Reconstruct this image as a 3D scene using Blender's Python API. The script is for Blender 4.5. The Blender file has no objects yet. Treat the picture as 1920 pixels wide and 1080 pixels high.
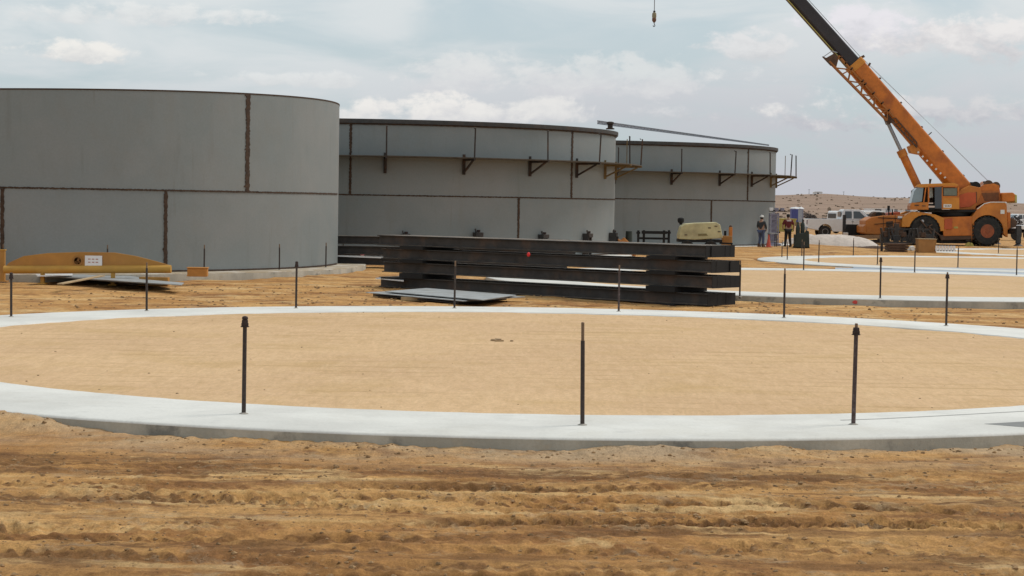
import bpy, math, random
import numpy as np
from mathutils import Vector, Matrix
random.seed(7)
SC = bpy.context.scene
COL = SC.collection
# ------------------------------------------------------------------ camera
F, PITCH, ROLL, EYE = 3617.7, 0.0441, 0.0161, 2.4      # focal length in photo pixels (1920 wide)
cp, sp, cr, sr = math.cos(PITCH), math.sin(PITCH), math.cos(ROLL), math.sin(ROLL)
vR, vF, vU = Vector((1,0,0)), Vector((0,cp,-sp)), Vector((0,sp,cp))
aX = vR*cr + vU*sr
aY = vU*cr - vR*sr
cam = bpy.data.cameras.new('camera'); camo = bpy.data.objects.new('camera', cam); COL.objects.link(camo)
cam.sensor_width = 36; cam.lens = F/1920*36; cam.clip_start = 0.2; cam.clip_end = 20000
m = Matrix((aX, aY, -vF)).transposed().to_4x4(); m.translation = (0,0,EYE)
camo.matrix_world = m
SC.camera = camo
def ray(px, py): return vF*F + aX*(px-960) - aY*(py-540)
def at(px, py, z=0.0):
    r = ray(px, py); t = (z-EYE)/r.z
    return Vector((r.x*t, r.y*t, z))
def pt(px, py, d):
    r = ray(px, py); t = d/r.y
    return Vector((r.x*t, d, EYE + r.z*t))
def onring(px, py, z=0.0): return at(px, py, z)
# ------------------------------------------------------------------ exposure
SC.view_settings.view_transform = 'Standard'; SC.view_settings.look = 'None'
SC.view_settings.exposure = 0; SC.view_settings.gamma = 1
# ------------------------------------------------------------------ world
SUN_EL, SUN_AZ = math.radians(52), math.radians(62)     # azimuth measured from +Y towards +X
W = bpy.data.worlds.new('World'); SC.world = W; W.use_nodes = True
nt = W.node_tree; N = nt.nodes; L = nt.links; N.clear()
def nd(t, **k):
    n = N.new(t)
    for a, b in k.items(): setattr(n, a, b)
    return n
def mth(op, a, b=None, c=None, clamp=False):
    n = nd('ShaderNodeMath', operation=op, use_clamp=clamp)
    for i, v in enumerate((a, b, c)):
        if v is None: continue
        if isinstance(v, (int, float)): n.inputs[i].default_value = v
        else: L.new(v, n.inputs[i])
    return n.outputs[0]
def mixc(f, a, b):
    n = nd('ShaderNodeMix', data_type='RGBA')
    for i, v in ((0, f), (6, a), (7, b)):
        if isinstance(v, (int, float)): n.inputs[i].default_value = v
        elif isinstance(v, tuple): n.inputs[i].default_value = (*v, 1)
        else: L.new(v, n.inputs[i])
    return n.outputs[2]
def smooth(x, a, b):
    n = nd('ShaderNodeMapRange', interpolation_type='SMOOTHSTEP')
    L.new(x, n.inputs[0]); n.inputs[1].default_value = a; n.inputs[2].default_value = b
    return n.outputs[0]
sky = nd('ShaderNodeTexSky', sky_type='NISHITA'); sky.sun_disc = False
sky.sun_elevation = SUN_EL; sky.sun_rotation = SUN_AZ; sky.air_density = 1.0; sky.dust_density = 1.5
tc = nd('ShaderNodeTexCoord'); sep = nd('ShaderNodeSeparateXYZ'); L.new(tc.outputs['Generated'], sep.inputs[0])
X, Y, Z = sep.outputs
def noise(vecscale, scale, detail=6, rough=.55, off=(0,0,0), dist=0.0):
    mp = nd('ShaderNodeMapping'); L.new(tc.outputs['Generated'], mp.inputs[0])
    mp.inputs['Scale'].default_value = vecscale; mp.inputs['Location'].default_value = off
    n = nd('ShaderNodeTexNoise'); L.new(mp.outputs[0], n.inputs['Vector'])
    n.inputs['Scale'].default_value = scale; n.inputs['Detail'].default_value = detail
    n.inputs['Roughness'].default_value = rough; n.inputs['Distortion'].default_value = dist
    return n.outputs[0]
skyc = nd('ShaderNodeVectorMath', operation='SCALE'); L.new(sky.outputs[0], skyc.inputs[0]); skyc.inputs[3].default_value = 0.085
wisp = noise((1, 1, 4.5), 7, 5, .55, (3.1, 0, .4), .6)
veil = smooth(wisp, .34, .62)
sheet = mixc(smooth(Z, 0, .09), (.56,.575,.62), (.73,.765,.775))
lr = smooth(X, -.14, .10)                               # greyer to the right of the picture
sheet = mixc(mth('MULTIPLY', lr, mth('SUBTRACT', 1, smooth(Z, .0, .12))), sheet, (.545,.545,.59))
blue = mixc(.70, skyc.outputs[0], (.56,.68,.74))
base = mixc(mth('MULTIPLY_ADD', veil, .72, .16), blue, sheet)
cn = noise((1, 1, 1.5), 34, 8, .6, (.3, 1.7, .9), .3)
cn2 = noise((1, 1, 1.8), 80, 6, .6, (5.3, .7, .1), .2)
cnm = mth('ADD', mth('MULTIPLY', cn, .72), mth('MULTIPLY', cn2, .28))
front = smooth(Y, 0, .3)
def px_dir(px, py):
    d = ray(px, py).normalized(); return d.x, d.z
CL = [ # px, py, half width, half height, opacity, top colour, base colour
 (250,30,330,30,.70,(.82,.83,.82),(.68,.69,.70)),
 (560,150,190,22,.55,(.82,.83,.82),(.66,.67,.68)),
 (160,103,140,30,.92,(.88,.86,.82),(.64,.65,.66)),
 (1060,150,420,60,.6,(.80,.80,.79),(.65,.65,.68)),
 (820,218,190,46,.95,(.86,.84,.81),(.62,.63,.66)),
 (1000,214,150,36,.85,(.82,.81,.79),(.61,.62,.65)),
 (680,228,110,26,.70,(.80,.79,.77),(.62,.63,.66)),
 (1640,60,170,62,.9,(.82,.80,.84),(.60,.60,.64)),
 (1850,75,220,70,.95,(.84,.82,.81),(.59,.585,.61)),
 (1430,95,130,40,.75,(.80,.79,.79),(.60,.61,.63)),
 (1540,215,180,62,.95,(.80,.79,.78),(.46,.465,.52)),
 (1800,215,180,40,.8,(.70,.69,.70),(.46,.465,.52)),
 (1250,215,120,26,.7,(.74,.74,.75),(.50,.51,.55)),
]
colr = base
for (px, py, w, h, op, c1, c2) in CL:
    cx, cz = px_dir(px, py)
    dx = mth('DIVIDE', mth('SUBTRACT', X, cx), w/F)
    dz = mth('DIVIDE', mth('SUBTRACT', Z, cz), h/F)
    dzb = mth('MULTIPLY', mth('MINIMUM', dz, 0.0), 1.4)        # flatter base
    dzz = mth('ADD', mth('MAXIMUM', dz, 0.0), dzb)
    r2 = mth('ADD', mth('MULTIPLY', dx, dx), mth('MULTIPLY', dzz, dzz))
    den = mth('ADD', mth('SUBTRACT', .62, r2), mth('MULTIPLY', mth('SUBTRACT', cnm, .5), 5.2))
    mk = mth('MULTIPLY', mth('MULTIPLY', smooth(den, -.15, .55), op), front)
    sh = smooth(mth('ADD', dz, mth('MULTIPLY', mth('SUBTRACT', cn2, .5), 2.5)), -.9, .7)
    colr = mixc(mk, colr, mixc(sh, c2, c1))
bg = nd('ShaderNodeBackground'); bg.inputs[1].default_value = 1.0
L.new(colr, bg.inputs[0])
wo = nd('ShaderNodeOutputWorld'); L.new(bg.outputs[0], wo.inputs[0])
# ------------------------------------------------------------------ sun (veiled by thin cloud)
sl = bpy.data.lights.new('sun', 'SUN'); sl.energy = 1.9; sl.angle = math.radians(16); sl.color = (1, .95, .87)
so = bpy.data.objects.new('sun', sl); COL.objects.link(so)
sd = Vector((math.sin(SUN_AZ)*math.cos(SUN_EL), math.cos(SUN_AZ)*math.cos(SUN_EL), math.sin(SUN_EL)))
so.rotation_euler = sd.to_track_quat('Z', 'Y').to_euler(); so.location = (0,0,50)

# ------------------------------------------------------------------ materials
def srgb(r, g, b):
    f = lambda c: ((c/255+.055)/1.055)**2.4 if c > 10 else c/255/12.92
    return (f(r), f(g), f(b))
MATS = {}
def mat(name, col, rough=.7, metal=0.0, var=.12, scale=6, bump=0.0, bscale=None, tint=None, tf=.4, tscale=2.0, spec=.4, stretch=(1,1,1)):
    """base colour with soft value variation and an optional second tint in patches"""
    if name in MATS: return MATS[name]
    M = bpy.data.materials.new(name); M.use_nodes = True
    t = M.node_tree; n = t.nodes; l = t.links; p = n['Principled BSDF']
    p.inputs['Roughness'].default_value = rough; p.inputs['Metallic'].default_value = metal
    p.inputs['Specular IOR Level'].default_value = spec
    g = n.new('ShaderNodeNewGeometry'); mp = n.new('ShaderNodeMapping'); mp.inputs['Scale'].default_value = stretch
    oi = n.new('ShaderNodeObjectInfo')
    l.new(g.outputs['Position'], mp.inputs[0])
    a = n.new('ShaderNodeTexNoise'); a.inputs['Scale'].default_value = scale; a.inputs['Detail'].default_value = 6
    a.inputs['Roughness'].default_value = .65
    l.new(mp.outputs[0], a.inputs['Vector'])
    mr = n.new('ShaderNodeMapRange'); mr.inputs[1].default_value = .3; mr.inputs[2].default_value = .7
    mr.inputs[3].default_value = 1-var; mr.inputs[4].default_value = 1+var; l.new(a.outputs[0], mr.inputs[0])
    mx = n.new('ShaderNodeMix'); mx.data_type = 'RGBA'
    mx.inputs[6].default_value = (*col, 1); mx.inputs[7].default_value = (*(tint or col), 1)
    b = n.new('ShaderNodeTexNoise'); b.inputs['Scale'].default_value = tscale; b.inputs['Detail'].default_value = 5
    l.new(mp.outputs[0], b.inputs['Vector'])
    m2 = n.new('ShaderNodeMapRange'); m2.inputs[1].default_value = .5; m2.inputs[2].default_value = .68; m2.inputs[4].default_value = tf
    l.new(b.outputs[0], m2.inputs[0]); l.new(m2.outputs[0], mx.inputs[0])
    v = n.new('ShaderNodeVectorMath'); v.operation = 'SCALE'
    l.new(mx.outputs[2], v.inputs[0]); l.new(mr.outputs[0], v.inputs[3]); l.new(v.outputs[0], p.inputs['Base Color'])
    if bump:
        c = n.new('ShaderNodeTexNoise'); c.inputs['Scale'].default_value = bscale or scale*4; c.inputs['Detail'].default_value = 5
        l.new(mp.outputs[0], c.inputs['Vector'])
        bp = n.new('ShaderNodeBump'); bp.inputs['Strength'].default_value = 1; bp.inputs['Distance'].default_value = bump
        l.new(c.outputs[0], bp.inputs['Height']); l.new(bp.outputs[0], p.inputs['Normal'])
    MATS[name] = M
    return M
M_dark  = mat('dark_steel', (.040,.037,.036), .6, .15, .35, 3, .002, 20, (.085,.055,.040), .8, 1.6)
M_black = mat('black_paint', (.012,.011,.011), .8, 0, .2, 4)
M_rubber= mat('tyre_rubber', (.022,.021,.020), .85, 0, .25, 6, .004, 20, (.07,.055,.04), .5, 4)
M_orange= mat('crane_orange', (.55,.160,.020), .45, 0, .22, 1.8, 0, None, (.34,.090,.018), .75, 1.0)
M_orange2=mat('fender_yellow_orange', (.60,.235,.03), .45, 0, .12, 1.5, 0, None, (.45,.14,.02), .4, 1.2)
M_fend  = mat('fender_worn_orange', (.48,.155,.025), .5, 0, .18, 1.3, 0, None, (.60,.22,.03), .6, .8)
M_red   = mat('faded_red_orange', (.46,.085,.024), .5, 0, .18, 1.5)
M_boomblk=mat('boom_dark_paint', (.030,.024,.026), .42, 0, .25, 1.0, 0, None, (.05,.04,.042), .5, .6)
M_glass = mat('cab_glass', (.20,.26,.29), .12, 0, .15, 1.0, spec=.8)
M_dglass= mat('dark_glass', (.035,.042,.050), .1, 0, .1, 1.0, spec=.8)
M_white = mat('white_paint', (.80,.80,.81), .35, 0, .06, 2, 0, None, (.50,.46,.42), .35, 2)
M_rust  = mat('weld_rust', (.062,.036,.022), .9, 0, .45, 9, .004, 40, (.045,.032,.026), .7, 5)
M_rim   = mat('curb_steel', (.060,.058,.057), .7, .1, .25, 3, 0, None, (.07,.045,.032), .5, 1.5)
M_brack = mat('bracket_rust', (.040,.030,.025), .8, 0, .35, 5, 0, None, (.13,.060,.028), .5, 2)
M_olive = mat('platform_ochre', (.20,.13,.05), .8, 0, .35, 5, 0, None, (.09,.055,.03), .5, 2)
M_plank = mat('scaffold_plank', (.085,.068,.050), .9, 0, .3, 4)
M_galv  = mat('galvanised', (.36,.37,.40), .5, .3, .15, 3)
M_plate = mat('pale_plate', (.33,.34,.34), .6, .1, .22, 2, 0, None, (.22,.20,.17), .5, 1.2)
M_sheet = mat('blue_grey_sheet', (.40,.43,.47), .5, .1, .15, 1.5)
M_wood  = mat('raw_wood', (.42,.30,.17), .85, 0, .25, 3)
M_ply   = mat('ochre_plywood', (.38,.19,.065), .85, 0, .15, 2)
M_yel   = mat('spreader_yellow', (.43,.21,.048), .7, 0, .14, 2, 0, None, (.34,.16,.05), .6, 1.3)
M_yel2  = mat('tube_yellow', (.50,.27,.05), .65, 0, .12, 2, 0, None, (.42,.22,.05), .4, 1.3)
M_cream = mat('cream_enclosure', (.55,.49,.27), .55, 0, .14, 2.5, 0, None, (.34,.28,.16), .6, 1.5)
M_skin  = mat('skin', (.38,.22,.15), .6, 0, .08, 5)
M_jean  = mat('denim', (.075,.10,.18), .9, 0, .2, 8)
M_jack  = mat('charcoal_cloth', (.040,.046,.050), .9, 0, .2, 8)
M_shirt = mat('dark_red_cloth', (.12,.020,.020), .9, 0, .2, 8)
M_trous = mat('black_cloth', (.018,.018,.018), .9, 0, .2, 8)
M_hat   = mat('white_hat', (.70,.68,.64), .5, 0, .05, 4)
M_redor = mat('cone_orange', (.50,.085,.05), .6, 0, .1, 4)
M_pink  = mat('faded_pink', (.62,.22,.28), .6, 0, .1, 4)
M_green = mat('dark_green_paint', (.020,.030,.024), .55, 0, .25, 4)
M_lilac = mat('grey_lilac_paint', (.26,.25,.32), .6, 0, .2, 3)
M_blue  = mat('toilet_blue', (.07,.08,.24), .6, 0, .1, 2)
M_ydull = mat('dull_yellow', (.42,.36,.10), .7, 0, .2, 2)
M_rodd  = mat('rod_sleeve', (.050,.037,.031), .7, .2, .35, 40, .001, 200, (.09,.055,.04), .5, 12)
M_rodp  = mat('rod_sleeve_brown', (.075,.050,.045), .7, .2, .40, 40, .001, 200, (.16,.12,.12), .6, 14)
M_thr   = mat('rod_thread', (.20,.125,.075), .6, .3, .3, 60)
M_nut   = mat('hex_nut', (.045,.028,.024), .65, .3, .3, 30)
M_brown = mat('timber_mat', (.10,.058,.038), .9, 0, .3, 3)
M_wdirt = mat('pale_soil', (.58,.50,.44), .95, 0, .16, 3, .03, 6)
M_clod  = mat('soil_clod', (.30,.185,.090), .95, 0, .5, 5)
M_shrub = mat('dark_shrub', (.055,.045,.045), .9, 0, .3, 3)
M_rope  = mat('steel_rope', (.22,.22,.23), .5, .2, .1, 5)
M_chrome= mat('chrome_rod', (.30,.31,.33), .3, .5, .1, 3)

def shell_material():
    M = bpy.data.materials.new('tank_plate'); M.use_nodes = True
    t = M.node_tree; n = t.nodes; l = t.links; p = n['Principled BSDF']
    p.inputs['Roughness'].default_value = .62; p.inputs['Specular IOR Level'].default_value = .35
    g = n.new('ShaderNodeNewGeometry')
    def nz(sc, st=(1,1,1), det=6, ro=.6):
        mp = n.new('ShaderNodeMapping'); mp.inputs['Scale'].default_value = st; l.new(g.outputs['Position'], mp.inputs[0])
        a = n.new('ShaderNodeTexNoise'); a.inputs['Scale'].default_value = sc; a.inputs['Detail'].default_value = det; a.inputs['Roughness'].default_value = ro
        l.new(mp.outputs[0], a.inputs['Vector']); return a.outputs[0]
    def mr(x, a, b, c, d):
        q = n.new('ShaderNodeMapRange'); l.new(x, q.inputs[0])
        for i, v in enumerate((a,b,c,d)): q.inputs[i+1].default_value = v
        return q.outputs[0]
    def mx(f, a, b):
        q = n.new('ShaderNodeMix'); q.data_type = 'RGBA'; l.new(f, q.inputs[0])
        for i, v in ((6,a),(7,b)):
            if isinstance(v, tuple): q.inputs[i].default_value = (*v,1)
            else: l.new(v, q.inputs[i])
        return q.outputs[2]
    big = nz(.22, (1,1,1.3), 3)
    c = mx(mr(big, .40, .62, 0, 1), (.208,.230,.230), (.236,.246,.242))
    med = nz(1.1, (1,1,.5), 5)
    c = mx(mr(med, .52, .74, 0, .45), c, (.215,.215,.200))
    strk = nz(2.2, (1,1,.10), 4)                          # run marks down the plate
    c = mx(mr(strk, .62, .78, 0, .30), c, (.13,.12,.105))
    sp_ = nz(9, (1,1,1), 3, .7)                          # small scuffs
    c = mx(mr(sp_, .70, .80, 0, .25), c, (.11,.10,.09))
    run = nz(5, (1,1,.05), 5, .7, )
    c = mx(mr(run, .64, .74, 0, .35), c, (.15,.125,.10))
    c = mx(mr(nz(.5, (1,1,.8), 2), .55, .60, 0, .12), c, (.29,.29,.28))
    fine = nz(16, (1,1,1), 4, .7)
    v = n.new('ShaderNodeVectorMath'); v.operation = 'SCALE'; l.new(c, v.inputs[0]); l.new(mr(fine, .3, .7, .95, 1.05), v.inputs[3])
    l.new(v.outputs[0], p.inputs['Base Color'])
    bp = n.new('ShaderNodeBump'); bp.inputs['Distance'].default_value = .02; l.new(nz(.7, (1,1,1), 2), bp.inputs['Height']); l.new(bp.outputs[0], p.inputs['Normal'])
    return M
M_shell = shell_material()
def dusty_beam():
    M = M_dark.copy(); M.name = 'dusty_beam_steel'; t = M.node_tree; n = t.nodes; l = t.links; p = n['Principled BSDF']
    src = p.inputs['Base Color'].links[0].from_socket; g = n.new('ShaderNodeNewGeometry'); sx = n.new('ShaderNodeSeparateXYZ'); l.new(g.outputs['Normal'], sx.inputs[0])
    nz = n.new('ShaderNodeTexNoise'); nz.inputs['Scale'].default_value = 2.5; nz.inputs['Detail'].default_value = 6; l.new(g.outputs['Position'], nz.inputs['Vector'])
    a = n.new('ShaderNodeMath'); a.operation = 'MULTIPLY'; l.new(sx.outputs[2], a.inputs[0]); l.new(nz.outputs[0], a.inputs[1])
    r = n.new('ShaderNodeMapRange'); r.inputs[1].default_value = .30; r.inputs[2].default_value = .60; r.inputs[4].default_value = .75; l.new(a.outputs[0], r.inputs[0])
    m_ = n.new('ShaderNodeMix'); m_.data_type = 'RGBA'; l.new(r.outputs[0], m_.inputs[0]); l.new(src, m_.inputs[6]); m_.inputs[7].default_value = (.26,.20,.14,1)
    l.new(m_.outputs[2], p.inputs['Base Color']); return M
M_beam = dusty_beam()

# ------------------------------------------------------------------ mesh helpers
class MB:
    def __init__(s): s.v = []; s.f = []
    def add(s, vs, fs):
        o = len(s.v); s.v += [tuple(v) for v in vs]; s.f += [tuple(i+o for i in f) for f in fs]; return s
    def box(s, c, d, rz=0.0, M=None):
        x, y, z = d[0]/2, d[1]/2, d[2]/2
        vs = [Vector((i*x, j*y, k*z)) for i in (-1,1) for j in (-1,1) for k in (-1,1)]
        if M: vs = [M @ v for v in vs]
        if rz: R = Matrix.Rotation(rz, 3, 'Z'); vs = [R @ v for v in vs]
        vs = [v + Vector(c) for v in vs]
        return s.add(vs, [(0,1,3,2),(4,6,7,5),(0,4,5,1),(2,3,7,6),(0,2,6,4),(1,5,7,3)])
    def bar(s, p, q, w, h=None, up=Vector((0,0,1))):
        p, q = Vector(p), Vector(q); d = (q-p).normalized(); h = h or w
        if abs(d.dot(up)) > .98: up = Vector((0,1,0))
        a = d.cross(up).normalized(); b = a.cross(d)
        vs = [e + a*i*w/2 + b*j*h/2 for e in (p, q) for i, j in ((-1,-1),(1,-1),(1,1),(-1,1))]
        return s.add(vs, [(3,2,1,0),(4,5,6,7),(0,1,5,4),(1,2,6,5),(2,3,7,6),(3,0,4,7)])
    def cyl(s, p, q, r, r2=None, n=14, cap=True):
        p, q = Vector(p), Vector(q); d = (q-p).normalized(); r2 = r if r2 is None else r2
        up = Vector((0,0,1)) if abs(d.z) < .9 else Vector((1,0,0))
        a = d.cross(up).normalized(); b = d.cross(a)
        vs = [e + (a*math.cos(t)+b*math.sin(t))*rr for e, rr in ((p,r),(q,r2)) for t in [2*math.pi*i/n for i in range(n)]]
        fs = [(i, (i+1) % n, n+(i+1) % n, n+i) for i in range(n)]
        if cap: fs += [tuple(range(n-1,-1,-1)), tuple(range(n, 2*n))]
        return s.add(vs, fs)
    def lathe(s, prof, n=24, c=(0,0,0), axis='Z'):
        vs = []; c = Vector(c)
        for r, h in prof:
            for i in range(n):
                t = 2*math.pi*i/n; x, y = r*math.cos(t), r*math.sin(t)
                vs.append(c + (Vector((x,y,h)) if axis == 'Z' else Vector((x,h,y))))
        k = len(prof); fs = []
        for j in range(k-1):
            for i in range(n):
                q = (j*n+i, j*n+(i+1) % n, (j+1)*n+(i+1) % n, (j+1)*n+i)
                fs.append(q if axis == 'Z' else q[::-1])
        fs.append(tuple(range(n))[::-1] if axis == 'Z' else tuple(range(n))); e = tuple(range((k-1)*n, k*n)); fs.append(e if axis == 'Z' else e[::-1])
        return s.add(vs, fs)
    def prism(s, poly, y0, y1):
        """polygon of (x,z) extruded along y"""
        n = len(poly)
        vs = [(x, y0, z) for x, z in poly] + [(x, y1, z) for x, z in poly]
        fs = [tuple(range(n)), tuple(range(2*n-1, n-1, -1))] + [(i, n+i, n+(i+1) % n, (i+1) % n) for i in range(n)]
        return s.add(vs, fs)
    def flat(s, poly, t):
        """polygon of world-plane (x,y,z) points given a thickness t downwards"""
        n = len(poly)
        vs = [Vector(p) for p in poly] + [Vector(p)-Vector((0,0,t)) for p in poly]
        fs = [tuple(range(n)), tuple(range(2*n-1, n-1, -1))] + [(i, n+i, n+(i+1) % n, (i+1) % n) for i in range(n)]
        return s.add(vs, fs)
    def build(s, name, m_, parent=None, bevel=0.0, smooth_=False, sub=0):
        me = bpy.data.meshes.new(name); me.from_pydata(s.v, [], s.f); me.update()
        import bmesh
        b = bmesh.new(); b.from_mesh(me); bmesh.ops.recalc_face_normals(b, faces=b.faces); b.to_mesh(me); b.free()
        o = bpy.data.objects.new(name, me); COL.objects.link(o); me.materials.append(m_)
        if parent: o.parent = parent
        if bevel:
            bm_ = o.modifiers.new('bevel', 'BEVEL'); bm_.width = bevel; bm_.segments = 2; bm_.limit_method = 'ANGLE'
        if sub:
            sm = o.modifiers.new('sub', 'SUBSURF'); sm.levels = sub; sm.render_levels = sub
        if smooth_:
            for p in me.polygons: p.use_smooth = True
            if not sub:
                try: me.set_sharp_from_angle(angle=math.radians(40))
                except Exception: pass
        return o
def tag(o, label=None, cat=None, group=None, kind=None):
    if label: o['label'] = label
    if cat: o['category'] = cat
    if group: o['group'] = group
    if kind: o['kind'] = kind
    return o
def thing(name, label, cat, loc=(0,0,0), rz=0.0, group=None):
    o = bpy.data.objects.new(name, None); COL.objects.link(o); o.empty_display_size = .3
    o.location = loc; o.rotation_euler = (0,0,rz); return tag(o, label, cat, group)
def dup(o, parent=None):
    c = o.copy(); COL.objects.link(c); c.parent = parent
    for ch in list(o.children): dup(ch, c)
    return c

# ------------------------------------------------------------------ numpy noise
def vnoise(x, y, seed=0):
    xi = np.floor(x).astype(np.int64); yi = np.floor(y).astype(np.int64); fx = x-xi; fy = y-yi
    fx = fx*fx*(3-2*fx); fy = fy*fy*(3-2*fy)
    def h(a, b):
        n = (a*374761393 + b*668265263 + seed*1442695041) & 0xffffffff
        n = ((n ^ (n >> 13))*1274126177) & 0xffffffff
        n = (n ^ (n >> 16)) & 0xffff
        return n/65535.0
    return (h(xi,yi)*(1-fx)+h(xi+1,yi)*fx)*(1-fy) + (h(xi,yi+1)*(1-fx)+h(xi+1,yi+1)*fx)*fy
def fbm(x, y, seed=0, oct=4, g=.5):
    a = 1; s = 0; t = 0
    for i in range(oct):
        s = s + a*vnoise(x*2**i, y*2**i, seed+i*17); t += a; a *= g
    return s/t - .5
def sst(x, a, b):
    t = np.clip((x-a)/(b-a), 0, 1); return t*t*(3-2*t)

PADS = [(0.4475,32.1276,12.367), (11.50,63.6,12.367), (23.6,87.8,12.367), (35.9,111.8,12.367)]
RINGW = 2.158
TK = [dict(c=(-19.1865,70.1531), R=12.7754, zb=.064), dict(c=(-6.6209,92.4904), R=11.4516, zb=.081), dict(c=(4.3508,117.4), R=11.4516, zb=.173)]
H1, H2 = 2.5535, 3.1033
# ------------------------------------------------------------------ terrain
def ruts(x, y):
    """tyre tracks crossing the foreground; returns height change and moist-soil mask"""
    dz = np.zeros_like(x); mo = np.zeros_like(x)
    R = [ # y at x=0, slope, bend, width, depth, lug pitch, phase
        (13.45,-.115, .004,.34,.024,.15,.0), (14.05,.120,.003,.30,.022,.24,.3), (14.60,.012,.006,.36,.034,.25,.7),
        (15.35,.085,-.004,.34,.030,.14,.1), (15.95,-.075,.003,.30,.022,.13,.6), (16.55,-.018,-.003,.36,.030,.24,.2),
        (17.30,.055,.004,.30,.022,.14,.9), (18.25,-.03,.004,.28,.018,.2,.4),(16.3,-.16,.004,.24,.02,.2,.35),(14.9,.17,.0,.22,.02,.2,.85), (13.0,.12,.0,.4,.03,.3,.5)]
    for i, (y0, s, b, w, dp, lp, ph) in enumerate(R):
        yc = y0 + s*x + b*x*x + .10*np.sin(x*.7+ph*6) + .05*np.sin(x*2.1+ph*11)
        d = (y-yc)/w
        g = np.exp(-(d*1.9)**4)
        vis = .35+.65*sst(fbm(x*.45+i*9, y*0+i, 50+i, 3), -.10, .12)
        wv = x + d*.16*np.sign(d) + .05*fbm(x*3, y*3, 80+i, 3)
        lug = np.sin(wv*2*math.pi/lp + ph*6)
        lug = np.clip(lug*3.5-1.6, -1, 1)
        edge = np.exp(-((np.abs(d)-.70)/.16)**2)
        crumb = fbm(x*11, y*11, 90+i, 3)
        dz += vis*(-dp*g + dp*.9*edge*(.6+1.6*crumb) + g*dp*1.0*lug)
        mo += vis*(g*(.16+.60*(lug > .3)*(crumb > -.10)) - .10*edge)
    return dz, mo
def terrain(x, y):
    z = -.170 - .040*sst(y, 25, 44) + .21*sst(y, 44, 95) + .12*sst(y, 100, 135)
    z += (.17-.02)*sst(y, 93, 104)*(1-sst(x, 17, 22))*(1-sst(y, 116, 135))
    near = 1-sst(y, 19, 30)
    amp = .016*near + .09*sst(y, 26, 40)*(1-sst(y, 150, 260))
    z += amp*fbm(x*.6, y*.9, 3, 5) * 1.3
    z += .05*fbm(x*2.2, y*3, 9, 4)*(.30*near+.9*sst(y,38,44)*(1-sst(y,60,90)))
    fore = (1-sst(y, 19.0, 20.3))*sst(y, 9, 12)*(1-sst(np.abs(x), 9, 14))
    rd, mo = ruts(x, y)
    fine = fbm(x*9, y*9, 21, 3)
    swp = fbm(x*.22 + y*.05, y*2.0 - x*.16, 98, 6, .66); swp2 = fbm(x*.28, y*2.6 + x*.34, 99, 6, .66)
    mo = mo + (.42+.2*sst(x,-2,2))*sst(swp, .04, .15) + .36*sst(swp2, .06, .16) - .30*sst(-swp, .06, .18)
    mo = mo + .34*sst(fbm(x*.30+2, y*1.1, 95, 5, .6) + .04*sst(x,-2,3), .05, .16) + .42*sst(fbm(x*1.6, y*3.2, 96, 5, .65), .09, .19)
    clump = np.abs(fbm(x*4.2, y*4.2, 41, 4)); clump = .05*np.maximum(.11-clump, 0)/.11*sst(fbm(x*.9, y*1.6, 43, 3), 0, .14)
    z += fore*(rd + clump*.35 + .024*fine + .022*fbm(x*3.3, y*5, 27, 5)*(.5+sst(fbm(x*.5,y*1.2,29,3),-.1,.15)))
    # far plain and low hills
    far = sst(y, 420, 1900)
    ridge = 12.6 + 2.2*np.exp(-((x/np.maximum(y,1)-.161)/.016)**2) - 3.0*sst(x/np.maximum(y,1), .235, .26) + 1.2*fbm(x*.006, y*.004, 71, 4)*2
    z += far*ridge*(1-.5*sst(y, 2100, 4500)) + sst(y,200,700)*2.2*fbm(x*.012, y*.006, 61, 4)*sst(y,250,500)
    # keep soil below the pads and tank footings
    for (cx, cy, R) in PADS + [(t['c'][0], t['c'][1], t['R']+1.1) for t in TK]:
        r = np.hypot(x-cx, y-cy)
        ins = 1-sst(r, R-.35, R-.02)
        z = z*(1-ins) + (-.40)*ins
    # soil heaped against the near edge of the first footing
    r = np.hypot(x-PADS[0][0], y-PADS[0][1]) - PADS[0][2]
    heap = np.exp(-((np.maximum(r,.10)-.10)/.34)**2)*(r > -.10)*(y < 30)
    h2 = sst(fbm(x*.55+3, x*0, 33, 3), -.12, .18)
    z += heap*(.02 + (.04+.15*h2)*(fbm(x*1.3, y*2.3, 35, 4)+.62)*(.45+.75*(1-sst(x,-1.5,1.0))) + .05*fbm(x*9,y*9,36,3))
    # soil between pads lies almost level with the far ring edges
    mo = mo*fore
    return z, mo
def axis(segs):
    out = []
    for a, b, st in segs: out += list(np.arange(a, b, st))
    return np.array(out)
gy = list(axis([(-30,9,3),(9,12.6,.3),(12.6,20.2,.023),(20.2,60,.30),(60,150,.8)])); s_ = .9
while gy[-1] < 7000: gy.append(gy[-1]+s_); s_ *= 1.045
gx = list(axis([(0,5.8,.025),(5.8,8,.1),(8,40,.5)])); s_ = .6
while gx[-1] < 5000: gx.append(gx[-1]+s_); s_ *= 1.07
gx = np.array([-v for v in gx[:0:-1]] + gx); gy = np.array(gy)
GX, GY = np.meshgrid(gx, gy); GZ, MO = terrain(GX, GY)
nx, ny = len(gx), len(gy)
me = bpy.data.meshes.new('ground')
me.vertices.add(nx*ny); me.vertices.foreach_set('co', np.stack([GX,GY,GZ],-1).astype(np.float32).ravel())
I = np.arange(nx*ny).reshape(ny, nx)
Q = np.stack([I[:-1,:-1], I[:-1,1:], I[1:,1:], I[1:,:-1]], -1).reshape(-1, 4)
me.loops.add(Q.size); me.loops.foreach_set('vertex_index', Q.ravel().astype(np.int32))
me.polygons.add(len(Q)); me.polygons.foreach_set('loop_start', np.arange(0, Q.size, 4, dtype=np.int32))
me.polygons.foreach_set('loop_total', np.full(len(Q), 4, dtype=np.int32))
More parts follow.
